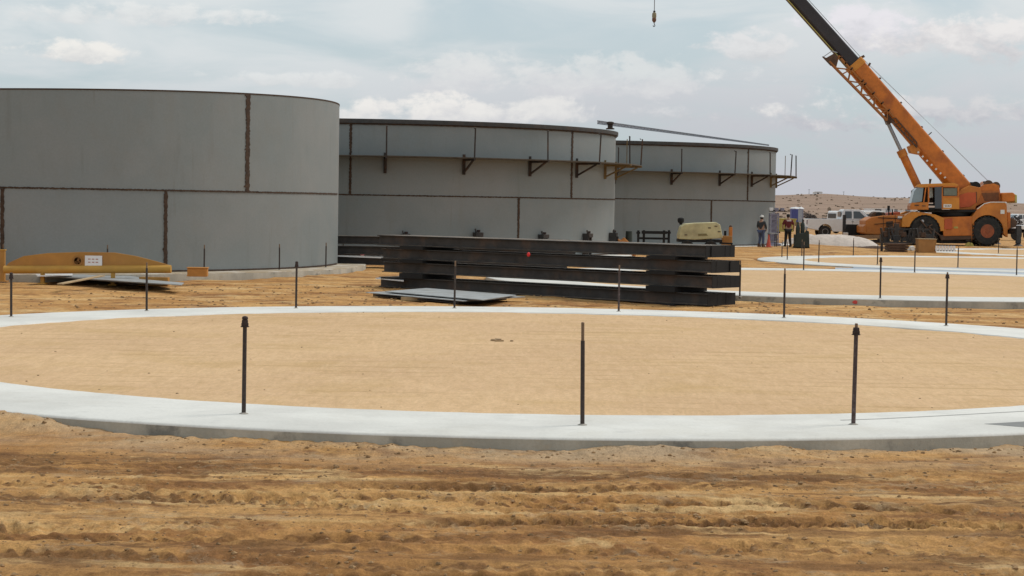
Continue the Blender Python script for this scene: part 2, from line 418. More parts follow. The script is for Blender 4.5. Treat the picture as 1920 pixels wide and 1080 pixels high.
me.polygons.foreach_set('use_smooth', np.ones(len(Q), dtype=bool))
at_ = me.attributes.new('moist', 'FLOAT', 'POINT'); at_.data.foreach_set('value', MO.astype(np.float32).ravel())
me.update(); me.validate()
ground = bpy.data.objects.new('ground', me); COL.objects.link(ground); tag(ground, kind='structure')
def ground_material():
    M = bpy.data.materials.new('dirt'); M.use_nodes = True
    t = M.node_tree; n = t.nodes; l = t.links; p = n['Principled BSDF']
    p.inputs['Roughness'].default_value = .95; p.inputs['Specular IOR Level'].default_value = .15
    g = n.new('ShaderNodeNewGeometry')
    def nz(sc, st=(1,1,1), det=6, ro=.6, off=(0,0,0), dist=0.):
        mp = n.new('ShaderNodeMapping'); mp.inputs['Scale'].default_value = st; mp.inputs['Location'].default_value = off; l.new(g.outputs['Position'], mp.inputs[0])
        a = n.new('ShaderNodeTexNoise'); a.inputs['Scale'].default_value = sc; a.inputs['Detail'].default_value = det; a.inputs['Roughness'].default_value = ro; a.inputs['Distortion'].default_value = dist
        l.new(mp.outputs[0], a.inputs['Vector']); return a.outputs[0]
    def mr(x, a, b, c=0., d=1.):
        q = n.new('ShaderNodeMapRange'); l.new(x, q.inputs[0])
        for i, v in enumerate((a,b,c,d)): q.inputs[i+1].default_value = v
        return q.outputs[0]
    def mx(f, a, b):
        q = n.new('ShaderNodeMix'); q.data_type = 'RGBA'; l.new(f, q.inputs[0])
        for i, v in ((6,a),(7,b)):
            if isinstance(v, tuple): q.inputs[i].default_value = (*v,1)
            else: l.new(v, q.inputs[i])
        return q.outputs[2]
    def ma(op, a, b):
        q = n.new('ShaderNodeMath'); q.operation = op
        for i, v in enumerate((a, b)):
            if isinstance(v, (int, float)): q.inputs[i].default_value = v
            else: l.new(v, q.inputs[i])
        return q.outputs[0]
    A = n.new('ShaderNodeAttribute'); A.attribute_name = 'moist'
    sepp = n.new('ShaderNodeSeparateXYZ'); l.new(g.outputs['Position'], sepp.inputs[0])
    c = mx(mr(nz(.50, (.55,1.0,1), 8, .66, dist=.5), .41, .58), (.57,.320,.120), (.44,.222,.076))
    c = mx(mr(nz(.9, (.55,1.15,1), 8, .68, (4,2,0), .6), .50, .60), c, (.285,.135,.050))
    c = mx(mr(nz(.8, (.45,1.2,1), 8, .68, (9,7,0), .7), .53, .62, 0, .85), c, (.68,.455,.215))
    c = mx(mr(A.outputs['Fac'], .10, .85, 0, .85), c, (.170,.080,.032))
    c = mx(mr(A.outputs['Fac'], -.05, -.40, 0, .75), c, (.66,.43,.19))
    c = mx(mr(nz(5, (.7,1.0,1), 7, .75, (1,5,0)), .56, .68, 0, .65), c, (.16,.085,.04))
    c = mx(mr(nz(2.2, (.6,1.0,1), 7, .7, (7,3,0)), .56, .68, 0, .5), c, (.44,.34,.22))
    # pale crushed soil beside the first footing
    vx = ma('SUBTRACT', sepp.outputs[0], PADS[0][0]); vy = ma('SUBTRACT', sepp.outputs[1], PADS[0][1])
    rr = ma('SQRT', ma('ADD', ma('MULTIPLY', vx, vx), ma('MULTIPLY', vy, vy)), 0.)
    band = ma('MULTIPLY', mr(rr, PADS[0][2]+1.5, PADS[0][2]+.15), mr(nz(.8, (.6,1.6,1), 6, .65, (2,2,0)), .36, .60))
    c = mx(ma('MULTIPLY', band, .75), c, (.53,.40,.26))
    # distant plain: pinkish dry ground with scrub
    far = mx(mr(nz(.02, (.6,1.5,1), 6, .65), .40, .62), (.33,.225,.165), (.24,.165,.12))
    far = mx(mr(nz(.09, (.5,1.2,1), 6, .7, (3,0,0)), .60, .72, 0, .8), far, (.13,.10,.075))
    far = mx(mr(nz(.010, (.8,1,1), 5, .6, (5,0,0)), .58, .64, 0, .5), far, (.46,.37,.30))
    c = mx(mr(sepp.outputs[1], 150, 330), c, far)
    gr = nz(9, (1,.30,1), 6, .8, (2,2,2))
    v0 = n.new('ShaderNodeVectorMath'); v0.operation = 'SCALE'; l.new(c, v0.inputs[0]); l.new(mr(gr, .34, .66, .80, 1.18), v0.inputs[3]); c = v0.outputs[0]
    fn = nz(55, (1,.6,1), 4, .8)
    v = n.new('ShaderNodeVectorMath'); v.operation = 'SCALE'; l.new(c, v.inputs[0]); l.new(mr(fn, .3, .7, .74, 1.26), v.inputs[3])
    l.new(v.outputs[0], p.inputs['Base Color'])
    bp = n.new('ShaderNodeBump'); bp.inputs['Distance'].default_value = .035; bp.inputs['Strength'].default_value = 1.0
    l.new(nz(12, (1,1,1), 7, .75), bp.inputs['Height']); l.new(bp.outputs[0], p.inputs['Normal'])
    return M
me.materials.append(ground_material())

# clods of soil along the tracks and the footing
def clods():
    mb = MB(); rnd = random.Random(5)
    xs, ys, rs = [], [], []
    for i in range(6000):
        if i % 7 == 0:
            a = rnd.uniform(-.62, .62) - math.pi/2; r = PADS[0][2] + .08 + abs(rnd.gauss(0, .35))
            x, y = PADS[0][0]+r*math.cos(a), PADS[0][1]+r*math.sin(a)
        else:
            x, y = rnd.uniform(-6.5, 6.5), rnd.uniform(12.8, 19.8)
        if math.hypot(x-PADS[0][0], y-PADS[0][1]) < PADS[0][2]+.06: continue
        if i % 3 and float(fbm(np.array([x*.7]), np.array([y*1.8]), 97, 3)[0]) < .03: continue
        xs.append(x); ys.append(y); rs.append(rnd.choice((.005,.006,.008,.010,.013,.018)) * rnd.uniform(.7, 1.3))
    for i in range(900):
        x, y = rnd.uniform(-12, 12), rnd.uniform(44.2, 58)
        if math.hypot(x-PADS[1][0], y-PADS[1][1]) < PADS[1][2]+.1 or math.hypot(x-TK[0]['c'][0], y-TK[0]['c'][1]) < 14.2: continue
        xs.append(x); ys.append(y); rs.append(rnd.uniform(.012,.04))
    zs, _ = terrain(np.array(xs), np.array(ys))
    for x, y, z, r in zip(xs, ys, zs, rs):
        n = 5; vs = []
        for (h, q) in ((-.4,.8),(.25,.95),(.75,.45)):
            o = rnd.uniform(0, 1)
            for k in range(n):
                t = 2*math.pi*(k+o*.3)/n; rr = r*q*rnd.uniform(.7,1.35)
                vs.append((x+rr*math.cos(t)*1.25, y+rr*math.sin(t), z+r*h*rnd.uniform(.7,1.2)))
        fs = [(j*n+k, j*n+(k+1) % n, (j+1)*n+(k+1) % n, (j+1)*n+k) for j in range(2) for k in range(n)] + [tuple(range(2*n, 3*n))]
        mb.add(vs, fs)
    o = mb.build('soil_clods', M_clod); tag(o, 'small brown soil clods scattered over the tyre tracks and beside the footing', 'soil clods', kind='stuff')
clods()

# ------------------------------------------------------------------ ring footings with sand
def concrete_material(name, face, dusty=False):
    M = bpy.data.materials.new(name); M.use_nodes = True
    t = M.node_tree; n = t.nodes; l = t.links; p = n['Principled BSDF']
    p.inputs['Roughness'].default_value = .85; p.inputs['Specular IOR Level'].default_value = .25
    g = n.new('ShaderNodeNewGeometry')
    def nz(sc, st=(1,1,1), det=6, ro=.6, off=(0,0,0)):
        mp = n.new('ShaderNodeMapping'); mp.inputs['Scale'].default_value = st; mp.inputs['Location'].default_value = off; l.new(g.outputs['Position'], mp.inputs[0])
        a = n.new('ShaderNodeTexNoise'); a.inputs['Scale'].default_value = sc; a.inputs['Detail'].default_value = det; a.inputs['Roughness'].default_value = ro
        l.new(mp.outputs[0], a.inputs['Vector']); return a.outputs[0]
    def mr(x, a, b, c=0., d=1.):
        q = n.new('ShaderNodeMapRange'); l.new(x, q.inputs[0])
        for i, v in enumerate((a,b,c,d)): q.inputs[i+1].default_value = v
        return q.outputs[0]
    def mx(f, a, b):
        q = n.new('ShaderNodeMix'); q.data_type = 'RGBA'; l.new(f, q.inputs[0])
        for i, v in ((6,a),(7,b)):
            if isinstance(v, tuple): q.inputs[i].default_value = (*v,1)
            else: l.new(v, q.inputs[i])
        return q.outputs[2]
    if not face:
        c = mx(mr(nz(.6, (1,1,1), 5), .42, .62), (.71,.695,.65), (.62,.605,.565))
        c = mx(mr(nz(2.5, (1,1,1), 5, .65, (3,1,0)), .54, .72, 0, .55), c, (.54,.53,.50))
        c = mx(mr(nz(.35, (1,1,1), 5, .65, (8,1,0)), .52, .64, 0, .28), c, (.50,.46,.39))
        if dusty: c = mx(mr(nz(.9, (1,1,1), 5, .65, (3,6,0)), .35, .55, .45, .95), c, (.34,.265,.175))
        c = mx(mr(nz(7, (1,1,1), 4, .7, (1,4,0)), .66, .76, 0, .35), c, (.44,.37,.27))
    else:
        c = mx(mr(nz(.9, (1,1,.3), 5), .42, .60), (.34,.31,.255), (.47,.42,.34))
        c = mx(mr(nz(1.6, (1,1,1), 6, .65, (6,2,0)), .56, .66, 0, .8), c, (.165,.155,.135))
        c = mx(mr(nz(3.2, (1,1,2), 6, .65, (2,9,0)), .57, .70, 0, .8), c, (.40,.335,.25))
    v = n.new('ShaderNodeVectorMath'); v.operation = 'SCALE'; l.new(c, v.inputs[0]); l.new(mr(nz(24, (1,1,1), 4, .7), .3, .7, .94, 1.06), v.inputs[3])
    l.new(v.outputs[0], p.inputs['Base Color'])
    bp = n.new('ShaderNodeBump'); bp.inputs['Distance'].default_value = .012 if face else .004; l.new(nz(9 if face else 5, (1,1,1), 6, .7), bp.inputs['Height']); l.new(bp.outputs[0], p.inputs['Normal'])
    return M
M_ctop, M_cface = concrete_material('floated_concrete', False), concrete_material('formed_concrete', True)
def sand_material():
    M = bpy.data.materials.new('levelled_sand'); M.use_nodes = True
    t = M.node_tree; n = t.nodes; l = t.links; p = n['Principled BSDF']
    p.inputs['Roughness'].default_value = .95; p.inputs['Specular IOR Level'].default_value = .1
    g = n.new('ShaderNodeNewGeometry')
    def nz(sc, st=(1,1,1), det=6, ro=.6, off=(0,0,0)):
        mp = n.new('ShaderNodeMapping'); mp.inputs['Scale'].default_value = st; mp.inputs['Location'].default_value = off; l.new(g.outputs['Position'], mp.inputs[0])
        a = n.new('ShaderNodeTexNoise'); a.inputs['Scale'].default_value = sc; a.inputs['Detail'].default_value = det; a.inputs['Roughness'].default_value = ro; a.inputs['Distortion'].default_value = .4
        l.new(mp.outputs[0], a.inputs['Vector']); return a.outputs[0]
    def mr(x, a, b, c=0., d=1.):
        q = n.new('ShaderNodeMapRange'); l.new(x, q.inputs[0])
        for i, v in enumerate((a,b,c,d)): q.inputs[i+1].default_value = v
        return q.outputs[0]
    def mx(f, a, b):
        q = n.new('ShaderNodeMix'); q.data_type = 'RGBA'; l.new(f, q.inputs[0])
        for i, v in ((6,a),(7,b)):
            if isinstance(v, tuple): q.inputs[i].default_value = (*v,1)
            else: l.new(v, q.inputs[i])
        return q.outputs[2]
    c = mx(mr(nz(.25), .40, .62), (.655,.445,.258), (.605,.405,.238))
    c = mx(mr(nz(.5, (.8,1.0,1), 7, .65, (3,3,0)), .50, .68, 0, .55), c, (.52,.345,.155))
    c = mx(mr(nz(1.5, (.22,2.2,1), 6, .7, (8,1,0)), .60, .70, 0, .45), c, (.36,.225,.105))
    c = mx(mr(nz(4, (.5,1.2,1), 6, .75, (8,1,0)), .60, .72, 0, .5), c, (.36,.225,.11))
    mpw = n.new('ShaderNodeMapping'); mpw.inputs['Rotation'].default_value = (0,0,.06); mpw.inputs['Scale'].default_value = (.10,1,1); l.new(g.outputs['Position'], mpw.inputs[0])
    wv = n.new('ShaderNodeTexWave'); wv.bands_direction = 'Y'; wv.inputs['Scale'].default_value = .42; wv.inputs['Distortion'].default_value = 5; wv.inputs['Detail'].default_value = 3; wv.inputs['Detail Scale'].default_value = 1.6
    l.new(mpw.outputs[0], wv.inputs['Vector'])
    mw = n.new('ShaderNodeMath'); mw.operation = 'MULTIPLY'; l.new(mr(wv.outputs['Fac'], .90, 1.0, 0, .55), mw.inputs[0]); l.new(mr(nz(.35, (1,1,1), 4, .6, (5,5,0)), .46, .60), mw.inputs[1])
    c = mx(mw.outputs[0], c, (.40,.255,.12))
    c = mx(mr(nz(7, (1,.18,1), 6, .8, (1,7,0)), .40, .68, 0, .45), c, (.43,.28,.135))
    c = mx(mr(nz(5, (1,.16,1), 6, .8, (7,7,0)), .52, .70, 0, .35), c, (.70,.51,.31))
    v = n.new('ShaderNodeVectorMath'); v.operation = 'SCALE'; l.new(c, v.inputs[0]); l.new(mr(nz(22, (1,.4,1), 5, .8), .3, .7, .86, 1.14), v.inputs[3])
    l.new(v.outputs[0], p.inputs['Base Color'])
    bp = n.new('ShaderNodeBump'); bp.inputs['Distance'].default_value = .012; l.new(nz(7, (.5,1.4,1), 7, .75), bp.inputs['Height']); l.new(bp.outputs[0], p.inputs['Normal'])
    return M
M_sand = sand_material()
def ring_mesh(R, w, zt, parent, name='footing', n=320, depth=.55):
    mb = MB()
    prof = [(R, zt-depth), (R, zt-.03), (R-.010, zt-.012), (R-.035, zt), (R-w+.02, zt), (R-w, zt-.02), (R-w, zt-depth)]
    k = len(prof); vs = []
    rnd = random.Random(int(R*100)+int(w*10)); wob = [rnd.uniform(-.006,.006) for _ in range(n)]
    for j, (r, z) in enumerate(prof):
        for i in range(n):
            t = 2*math.pi*i/n; rr = r + (wob[i]*(3 if j >= 4 else 1)); vs.append((rr*math.cos(t), rr*math.sin(t), z))
    fs = [(j*n+i, j*n+(i+1) % n, (j+1)*n+(i+1) % n, (j+1)*n+i) for j in range(k-1) for i in range(n)]
    mb.add(vs, fs); o = mb.build(name, M_ctop, parent, smooth_=True); o.data.materials.append(M_cface)
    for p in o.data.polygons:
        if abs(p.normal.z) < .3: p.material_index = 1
    return o
def sand_disc(R, zt, parent, seed):
    mb = MB(); nr, na = 60, 128
    rnd = np.random.RandomState(seed); vs = [(0,0,zt)]
    rr = np.linspace(0, R+.05, nr+1)[1:]
    for r in rr:
        a = np.arange(na)*2*math.pi/na; x, y = r*np.cos(a), r*np.sin(a)
        z = zt + .03*fbm(x*.5+seed, y*.5, 5, 4) + .012*fbm(x*2.5, y*2.5, 8, 3)
        if r > R-.5: z = z*.35 + .65*zt + .030*fbm(x*4, y*4, 12, 3) + .012*fbm(x*.8, y*.8, 13, 2)
        vs += list(zip(x, y, z))
    fs = [(0, 1+i, 1+(i+1) % na) for i in range(na)]
    for j in range(nr-1):
        for i in range(na): fs.append((1+j*na+i, 1+(j+1)*na+i, 1+(j+1)*na+(i+1) % na, 1+j*na+(i+1) % na))
    mb.add(vs, fs); return mb.build('sand_fill', M_sand, parent, smooth_=True)
padlab = ['nearest ring footing of pale concrete filled with level tan sand, across the whole foreground',
          'second ring footing of pale concrete filled with tan sand, right of the black beam stack',
          'third ring footing of pale concrete with tan sand, left edge below the white pickup',
          'farthest ring footing of pale concrete with tan sand, just in front of the orange crane']
for i, (x, y, R) in enumerate(PADS):
    t = thing('ring_footing', padlab[i], 'footing', (x,y,0), 0, 'concrete ring footings filled with sand')
    ring_mesh(R, RINGW, 0, t, 'concrete_ring'); sand_disc(R-RINGW+.10, -.016, t, i)
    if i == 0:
        # cast shadow painted as a thin grey strip, and a dark patch beside it
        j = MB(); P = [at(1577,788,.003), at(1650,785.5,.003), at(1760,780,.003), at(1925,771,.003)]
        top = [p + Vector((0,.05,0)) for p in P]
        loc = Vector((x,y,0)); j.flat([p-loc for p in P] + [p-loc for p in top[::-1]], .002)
        j.build('shadow_line', mat('painted_shadow_grey', (.36,.35,.33), .8), t)
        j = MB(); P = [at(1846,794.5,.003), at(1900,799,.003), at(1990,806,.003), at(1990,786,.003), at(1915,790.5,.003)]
        j.flat([p-loc for p in P], .002); j.build('dark_patch', mat('dark_concrete', (.20,.195,.185), .6), t)
    if i == 1:
        p = at(1600, 575, -.08) ; q = Vector((x,y,0)); d = (p-q); d.z = 0; d = d.normalized()*(R+.004)
        a = math.atan2(d.y, d.x); j = MB(); o_ = Vector((-math.sin(a), math.cos(a), 0))
        c_ = d + Vector((0,0,-.10))
        ring_ = [c_ + o_*(  .06*math.cos(k*.628)*(1+.25*(k % 2))) + Vector((0,0,.045*math.sin(k*.628)*(1+.2*((k+1) % 2)))) for k in range(10)]
        nrm = d.normalized()*.004
        j.add([v for v in ring_] + [v+nrm for v in ring_], [tuple(range(10)), tuple(range(19,9,-1))] + [(k,(k+1) % 10,10+(k+1) % 10,10+k) for k in range(10)])
        j.build('paint_mark', mat('red_spray', (.60,.08,.07), .7), t)
def sand_bits():
    rnd = random.Random(8); mb = MB(); cx, cy, R_ = PADS[0]
    for i in range(110):
        a = rnd.uniform(0, 6.28); r = (R_-RINGW-.1)*math.sqrt(rnd.random()) if i % 3 else rnd.uniform(R_-RINGW-.5, R_-RINGW+.10)
        x, y, q = cx+r*math.cos(a), cy+r*math.sin(a), rnd.choice((.005,.007,.009,.013))
        vs = []
        for h, k in ((-.3,.8),(.4,.9),(.8,.4)):
            for j in range(5): t = j*1.2566; vs.append((x+q*k*rnd.uniform(.7,1.3)*math.cos(t)*1.6, y+q*k*rnd.uniform(.7,1.3)*math.sin(t), -.012+q*h*.8))
        mb.add(vs, [(j*5+k, j*5+(k+1) % 5, (j+1)*5+(k+1) % 5, (j+1)*5+k) for j in range(2) for k in range(5)]+[tuple(range(10,15))])
    x, y = at(941, 638, 0).x, at(941, 638, 0).y
    for k in range(6): mb.box((x+rnd.uniform(-.2,.2), y+rnd.uniform(-.2,.2), .0), (rnd.uniform(.05,.16), .05, .03), rnd.uniform(0,3))
    o = mb.build('sand_pebbles', mat('pebble', (.34,.24,.14), .9, 0, .4, 5)); tag(o, 'small pebbles and bits scattered on the level sand of the nearest ring', 'pebbles', kind='stuff')
sand_bits()
# ------------------------------------------------------------------ anchor rods
M_grout = mat('grout', (.34,.31,.27), .9, 0, .3, 30)
def make_rod(label, base, h, nut, lean=0.0, brown=False, thread=.12, grp='anchor rods standing on the ring footings'):
    t = thing('anchor_rod', label, 'anchor rod', base, random.uniform(0, 3), grp)
    r = .024; k = h
    dx = lean*h
    MB().lathe([(.058,-.02),(.052,.005),(.034,.012),(.026,.016)], 16).build('grout_collar', M_grout, t, smooth_=True)
    MB().cyl((0,0,-.05), (0,0,k-thread), r, r*.96, 14).build('sleeve', M_rodp if brown else M_rodd, t, smooth_=True)
    tb = MB(); z = k-thread; nn = 10
    prof = [(.0185, z-.01)]
    while z < k-.004: prof += [(.0185,z),(.0165,z+.005)]; z += .01
    prof += [(.012,k)]
    tb.lathe(prof, nn).build('thread', M_thr, t, smooth_=False)
    if nut:
        zc = k-(.075 if nut == 1 else .085)
        nb = MB(); nb.cyl((0,0,zc-.035),(0,0,zc+.0),.044,None,6); nb.cyl((0,0,zc+.002),(0,0,zc+.038),.040,.036,6)
        if nut == 1: nb.lathe([(.030,zc+.04),(.036,zc+.052),(.030,zc+.070),(.012,zc+.078)], 12)
        nb.cyl((0,0,zc-.046),(0,0,zc-.036),.05,None,16)
        nb.build('nut', M_nut, t, bevel=.003)
    t.rotation_euler = (random.uniform(-.006,.006), lean + random.uniform(-.006,.006), 0)
    return t
RODS = [ # base px, base py, top py, nut, lean, brown, label
 (457,776,592,1,.001,False,'dark anchor rod with round-topped nut, leftmost on the near edge of nearest ring'),
 (1092,797,603,0,-.012,False,'dark anchor rod without nut, bare rusty thread, middle of near edge of nearest ring'),
 (1600,796,605,2,.012,True,'brown anchor rod with square nut, rightmost on the near edge of nearest ring'),
 (21,594,511,1,0,False,'leftmost anchor rod on the far edge of nearest ring'),
 (275,583,492,0,0,False,'slim anchor rod on far edge of nearest ring, before the yellow arched beam end'),
 (555,578,490,1,0,False,'anchor rod with nut on far edge of nearest ring, below the left tank'),
 (852,578,489,0,0,False,'anchor rod on far edge of nearest ring, before the left half of beam stack'),
 (1160,584,497,0,0,True,'anchor rod on far edge of nearest ring, before the right half of beam stack'),
 (1470,596,503,0,0,False,'plain anchor rod on far edge of nearest ring, just right of the beam stack'),
 (1774,611,510,2,0,False,'anchor rod with nut, rightmost on the far edge of nearest ring'),
 (1387,556,488,0,0,False,'anchor rod touching the right end of the black beam stack, on the second ring'),
 (1653,562,485,1,0,False,'anchor rod with nut on near edge of second ring'),
 (1515,508,455,0,0,False,'tall anchor rod on far edge of second ring, below the dark gas cylinders'),
 (1708,512,466,0,0,False,'anchor rod on far edge of second ring, below the left side of the crane'),
 (1906,516,462,0,0,False,'anchor rod on far edge of second ring, at the right picture edge'),
 (1535,492,450,0,0,False,'anchor rod on near left arc of third ring, below the white pickup bed'),
 (1645,496,456,0,0,False,'anchor rod on near edge of third ring, below the front of the crane'),
 (1796,501,460,0,0,False,'anchor rod on near edge of third ring, below the crane middle'),
 (1476,487,455,0,0,False,'thin anchor rod at the left tip of third ring, below the person in dark red'),
 (1466,482,458,0,0,False,'thin anchor rod on far left arc of third ring, left of dark red person'),
 (1501,480,452,0,0,False,'thin anchor rod on the far arc of third ring, behind the dark gas cylinders'),
 (1574,478,445,0,0,False,'thin anchor rod on the far edge of third ring, under the pickup cab'),
 (1872,475,446,0,0,False,'thin anchor rod on the near edge of the farthest ring, under the crane rear wheel'),
]
for (bx, by, ty, nut, lean, br, lab) in RODS:
    P = at(bx, by, 0)
    # snap to the middle of the ring it stands on
    best = min(PADS, key=lambda q: abs(math.hypot(P.x-q[0], P.y-q[1])-(q[2]-RINGW/2)))
    v = Vector((P.x-best[0], P.y-best[1], 0)); rr = v.length
    rc = min(max(rr, best[2]-RINGW+.3), best[2]-.3)
    if abs(rc-rr) < 1.2: v = v.normalized()*rc; P = Vector((best[0]+v.x, best[1]+v.y, 0))
    h = (by-ty)/F*P.y
    make_rod(lab, P, min(max(h, .82), 1.22), nut, lean, br, .2 if (bx == 1092) else .12)

# ------------------------------------------------------------------ tanks
def px_angle(tk, px, extra=0.0):
    """angle on the tank circle whose near side lies on photo column px (at eye level)"""
    cx, cy = tk['c']; R = tk['R']+extra
    tgt = (px-960)/F
    best = None
    d0 = math.atan2(-cy, -cx)
    for i in range(-1500, 1501):
        a = d0 + math.radians(i*.06); s = (cx+R*math.cos(a))/(cy+R*math.sin(a))
        if best is None or abs(s-tgt) < best[0]: best = (abs(s-tgt), a)
    return best[1]
def curved_strip(mb, R, a0, a1, z0, z1, t, n, rnd=None, jit=0.0):
    """band standing t proud of radius R between angles, ragged top and bottom edges when jit>0"""
    vs = []; fs = []
    for i in range(n+1):
        a = a0+(a1-a0)*i/n
        j0 = rnd.uniform(-jit, jit) if rnd else 0; j1 = rnd.uniform(-jit, jit) if rnd else 0
        c, s = math.cos(a), math.sin(a)
        for r, z in ((R-.005, z0+j0), (R+t, z0+j0), (R+t, z1+j1), (R-.005, z1+j1)): vs.append((r*c, r*s, z))
    for i in range(n):
        for k in range(4): fs.append((i*4+k, i*4+(k+1) % 4, (i+1)*4+(k+1) % 4, (i+1)*4+k))
    mb.add(vs, fs)
def vert_strip(mb, R, a, z0, z1, w, t, rnd, jit):
    n = max(8, int((z1-z0)/.05)); vs = []; fs = []
    for i in range(n+1):
        z = z0+(z1-z0)*i/n; l = w/2+rnd.uniform(-jit, jit)+(jit*2*rnd.random() if rnd.random() < .08 else 0); r_ = w/2+rnd.uniform(-jit, jit)
        for q, rr in ((-l, R-.005), (-l, R+t), (r_, R+t), (r_, R-.005)):
            aa = a+q/R; vs.append((rr*math.cos(aa), rr*math.sin(aa), z))
    for i in range(n):
        for k in range(4): fs.append((i*4+k, i*4+(k+1) % 4, (i+1)*4+(k+1) % 4, (i+1)*4+k))
    mb.add(vs, fs)
def course(R, z0, z1, th, parent, tilt=None):
    mb = MB(); n = 360; vs = []
    for (r, z, top) in ((R, z0, 0), (R, z1, 1), (R-th, z1, 1), (R-th, z0, 0)):
        for i in range(n):
            a = 2*math.pi*i/n; zz = z + (tilt(r*math.cos(a)) if (tilt and top) else 0)
            vs.append((r*math.cos(a), r*math.sin(a), zz))
    fs = [(j*n+i, j*n+(i+1) % n, ((j+1) % 4)*n+(i+1) % n, ((j+1) % 4)*n+i) for j in range(4) for i in range(n)]
    mb.add(vs, fs); return mb.build('shell_course', M_shell, parent, smooth_=True)
def build_tank(k, label, seams_up, seams_lo, brackets, rim, tilt=None, rust_w=.17):
    tk = TK[k]; R = tk['R']; rnd = random.Random(40+k)
    t = thing('steel_tank', label, 'tank', (tk['c'][0], tk['c'][1], tk['zb']), 0, 'grey welded steel tanks')
    h1, h2 = H1, H1+H2
    course(R, 0, h1-.002, .03, t)['label'] = 'lower shell course of grey plates'
    course(R, h1+.002, h2, .03, t, tilt)['label'] = 'upper shell course of grey plates'
    mb = MB(); curved_strip(mb, R, -math.pi, 0, h1-.024, h1+.024, .022, 1100, rnd, .010); mb.build('horizontal_weld', M_rust, t)
    mb = MB(); curved_strip(mb, R, -math.pi, 0, 0.0, .05, .03, 500, rnd, .004); mb.build('base_weld', M_rust, t)
    for px, w in seams_up:
        a = px_angle(tk, px); mb = MB(); vert_strip(mb, R, a, h1+.03, h2-.01+(tilt(R*math.cos(a)) if tilt else 0), w, .02, rnd, w*.17)
        mb.build('vertical_weld', M_rust, t)
    for px, w in seams_lo:
        a = px_angle(tk, px); mb = MB(); vert_strip(mb, R, a, .06, h1-.03, w, .02, rnd, w*.14); mb.build('vertical_weld', M_rust, t)
    if rim:
        mb = MB(); n = 360; vs = []
        for (r, z) in ((R+.004, h2-.10), (R+.11, h2-.10), (R+.12, h2-.02), (R+.12, h2+.07), (R-.10, h2+.09), (R-.10, h2-.10)):
            for i in range(n): a = 2*math.pi*i/n; vs.append((r*math.cos(a), r*math.sin(a), z))
        mb.add(vs, [(j*n+i, j*n+(i+1) % n, ((j+1) % 6)*n+(i+1) % n, ((j+1) % 6)*n+i) for j in range(6) for i in range(n)])
        mb.build('roof_curb', M_rim, t, smooth_=True)
        mb = MB(); curved_strip(mb, R, -math.pi, math.pi, h2-.16, h2-.102, .05, 500, rnd, .006); mb.build('curb_weld', M_rust, t)
    else:
        mb = MB(); n = 360; vs = []
        for (r, dz) in ((R+.012, -.03), (R+.012, .015), (R-.04, .015), (R-.04, -.03)):
            for i in range(n): a = 2*math.pi*i/n; vs.append((r*math.cos(a), r*math.sin(a), h2+dz+(tilt(r*math.cos(a)) if tilt else 0)))
        mb.add(vs, [(j*n+i, j*n+(i+1) % n, ((j+1) % 4)*n+(i+1) % n, ((j+1) % 4)*n+i) for j in range(4) for i in range(n)])
        mb.build('top_edge', M_rust, t, smooth_=True)
    if brackets:
        zw = 4.22 if k == 1 else 4.20
        zw -= tk['zb']; dep = 1.15
        mb = MB(); n = 40
        a_ = [math.radians(b) for b in brackets]
        d0 = math.atan2(-tk['c'][1], -tk['c'][0])
        # boards butt end to end between neighbouring brackets; straight like real planks
        for i in range(len(a_)-1):
            p0, p1 = d0+a_[i], d0+a_[i+1]
            for q in (.16, .44, .72, 1.0):
                r_ = R+q*dep-.02
                P0 = Vector((r_*math.cos(p0), r_*math.sin(p0), zw+.03+rnd.uniform(-.006,.006))); P1 = Vector((r_*math.cos(p1), r_*math.sin(p1), zw+.03+rnd.uniform(-.006,.006)))
                mb.bar(P0, P1, .25, .045)
        mb.build('walkway_plank', M_plank, t)['label'] = 'weathered planks laid end to end round the tank'
        rope = MB()
        for i, b in enumerate(a_):
            a = d0+b; c, s = math.cos(a), math.sin(a)
            P = lambda r, z: Vector(((R+r)*c, (R+r)*s, z))
            br = MB(); br.bar(P(.0, zw-.04), P(dep+.12, zw-.02), .08, .10)
            br.bar(P(.035, zw+.02), P(.035, zw-.66), .13, .10)
            br.bar(P(.06, zw-.56), P(dep*.92, zw-.07), .07, .07)
            br.bar(P(.02, zw-.02), P(.02, zw+.20), .12, .03)
            last = b > math.radians(60)
            bo = br.build('bracket', M_olive if last else M_brack, t)
            po = MB(); po.bar(P(dep+.06, zw-.05), P(dep+.06+(.06 if i % 2 else -.03), zw+1.28), .06, .06)
            po.bar(P(dep+.06, zw+1.26), P(dep+.0, zw+1.30), .06, .04)
            po.build('guard_post', M_brack, bo)
            if b > math.radians(74):
                ex = MB(); ex.bar(P(.55, zw+.06), P(.55, zw+1.28), .035); ex.build('guard_post', M_olive, bo)
    return t
deg_t1 = lambda x: -(x+12)*.0                      # placeholder replaced below
def tilt1(x):                                       # the open top edge rises slightly towards the left
    return .036*(np.clip(x, 2, 14)-8.0)
T1 = build_tank(0, 'nearest and tallest looking grey steel tank at left, open topped, with wide rusty welds', [(461,.18)], [(309,.12),(3,.11)], None, False, tilt1)
T2 = build_tank(1, 'middle grey steel tank with dark roof curb and bracket walkway, behind the beam stack', [(654,.10),(1068,.12)], [(970,.10)], [-32,-15,2,19,35.5,51,66,80.5], True)
T3 = build_tank(2, 'farthest grey steel tank with walkway, behind the cream compressor', [(1398,.12)], [(1331,.10)], [-9,8,24.5,41,56,71,84.5], True)
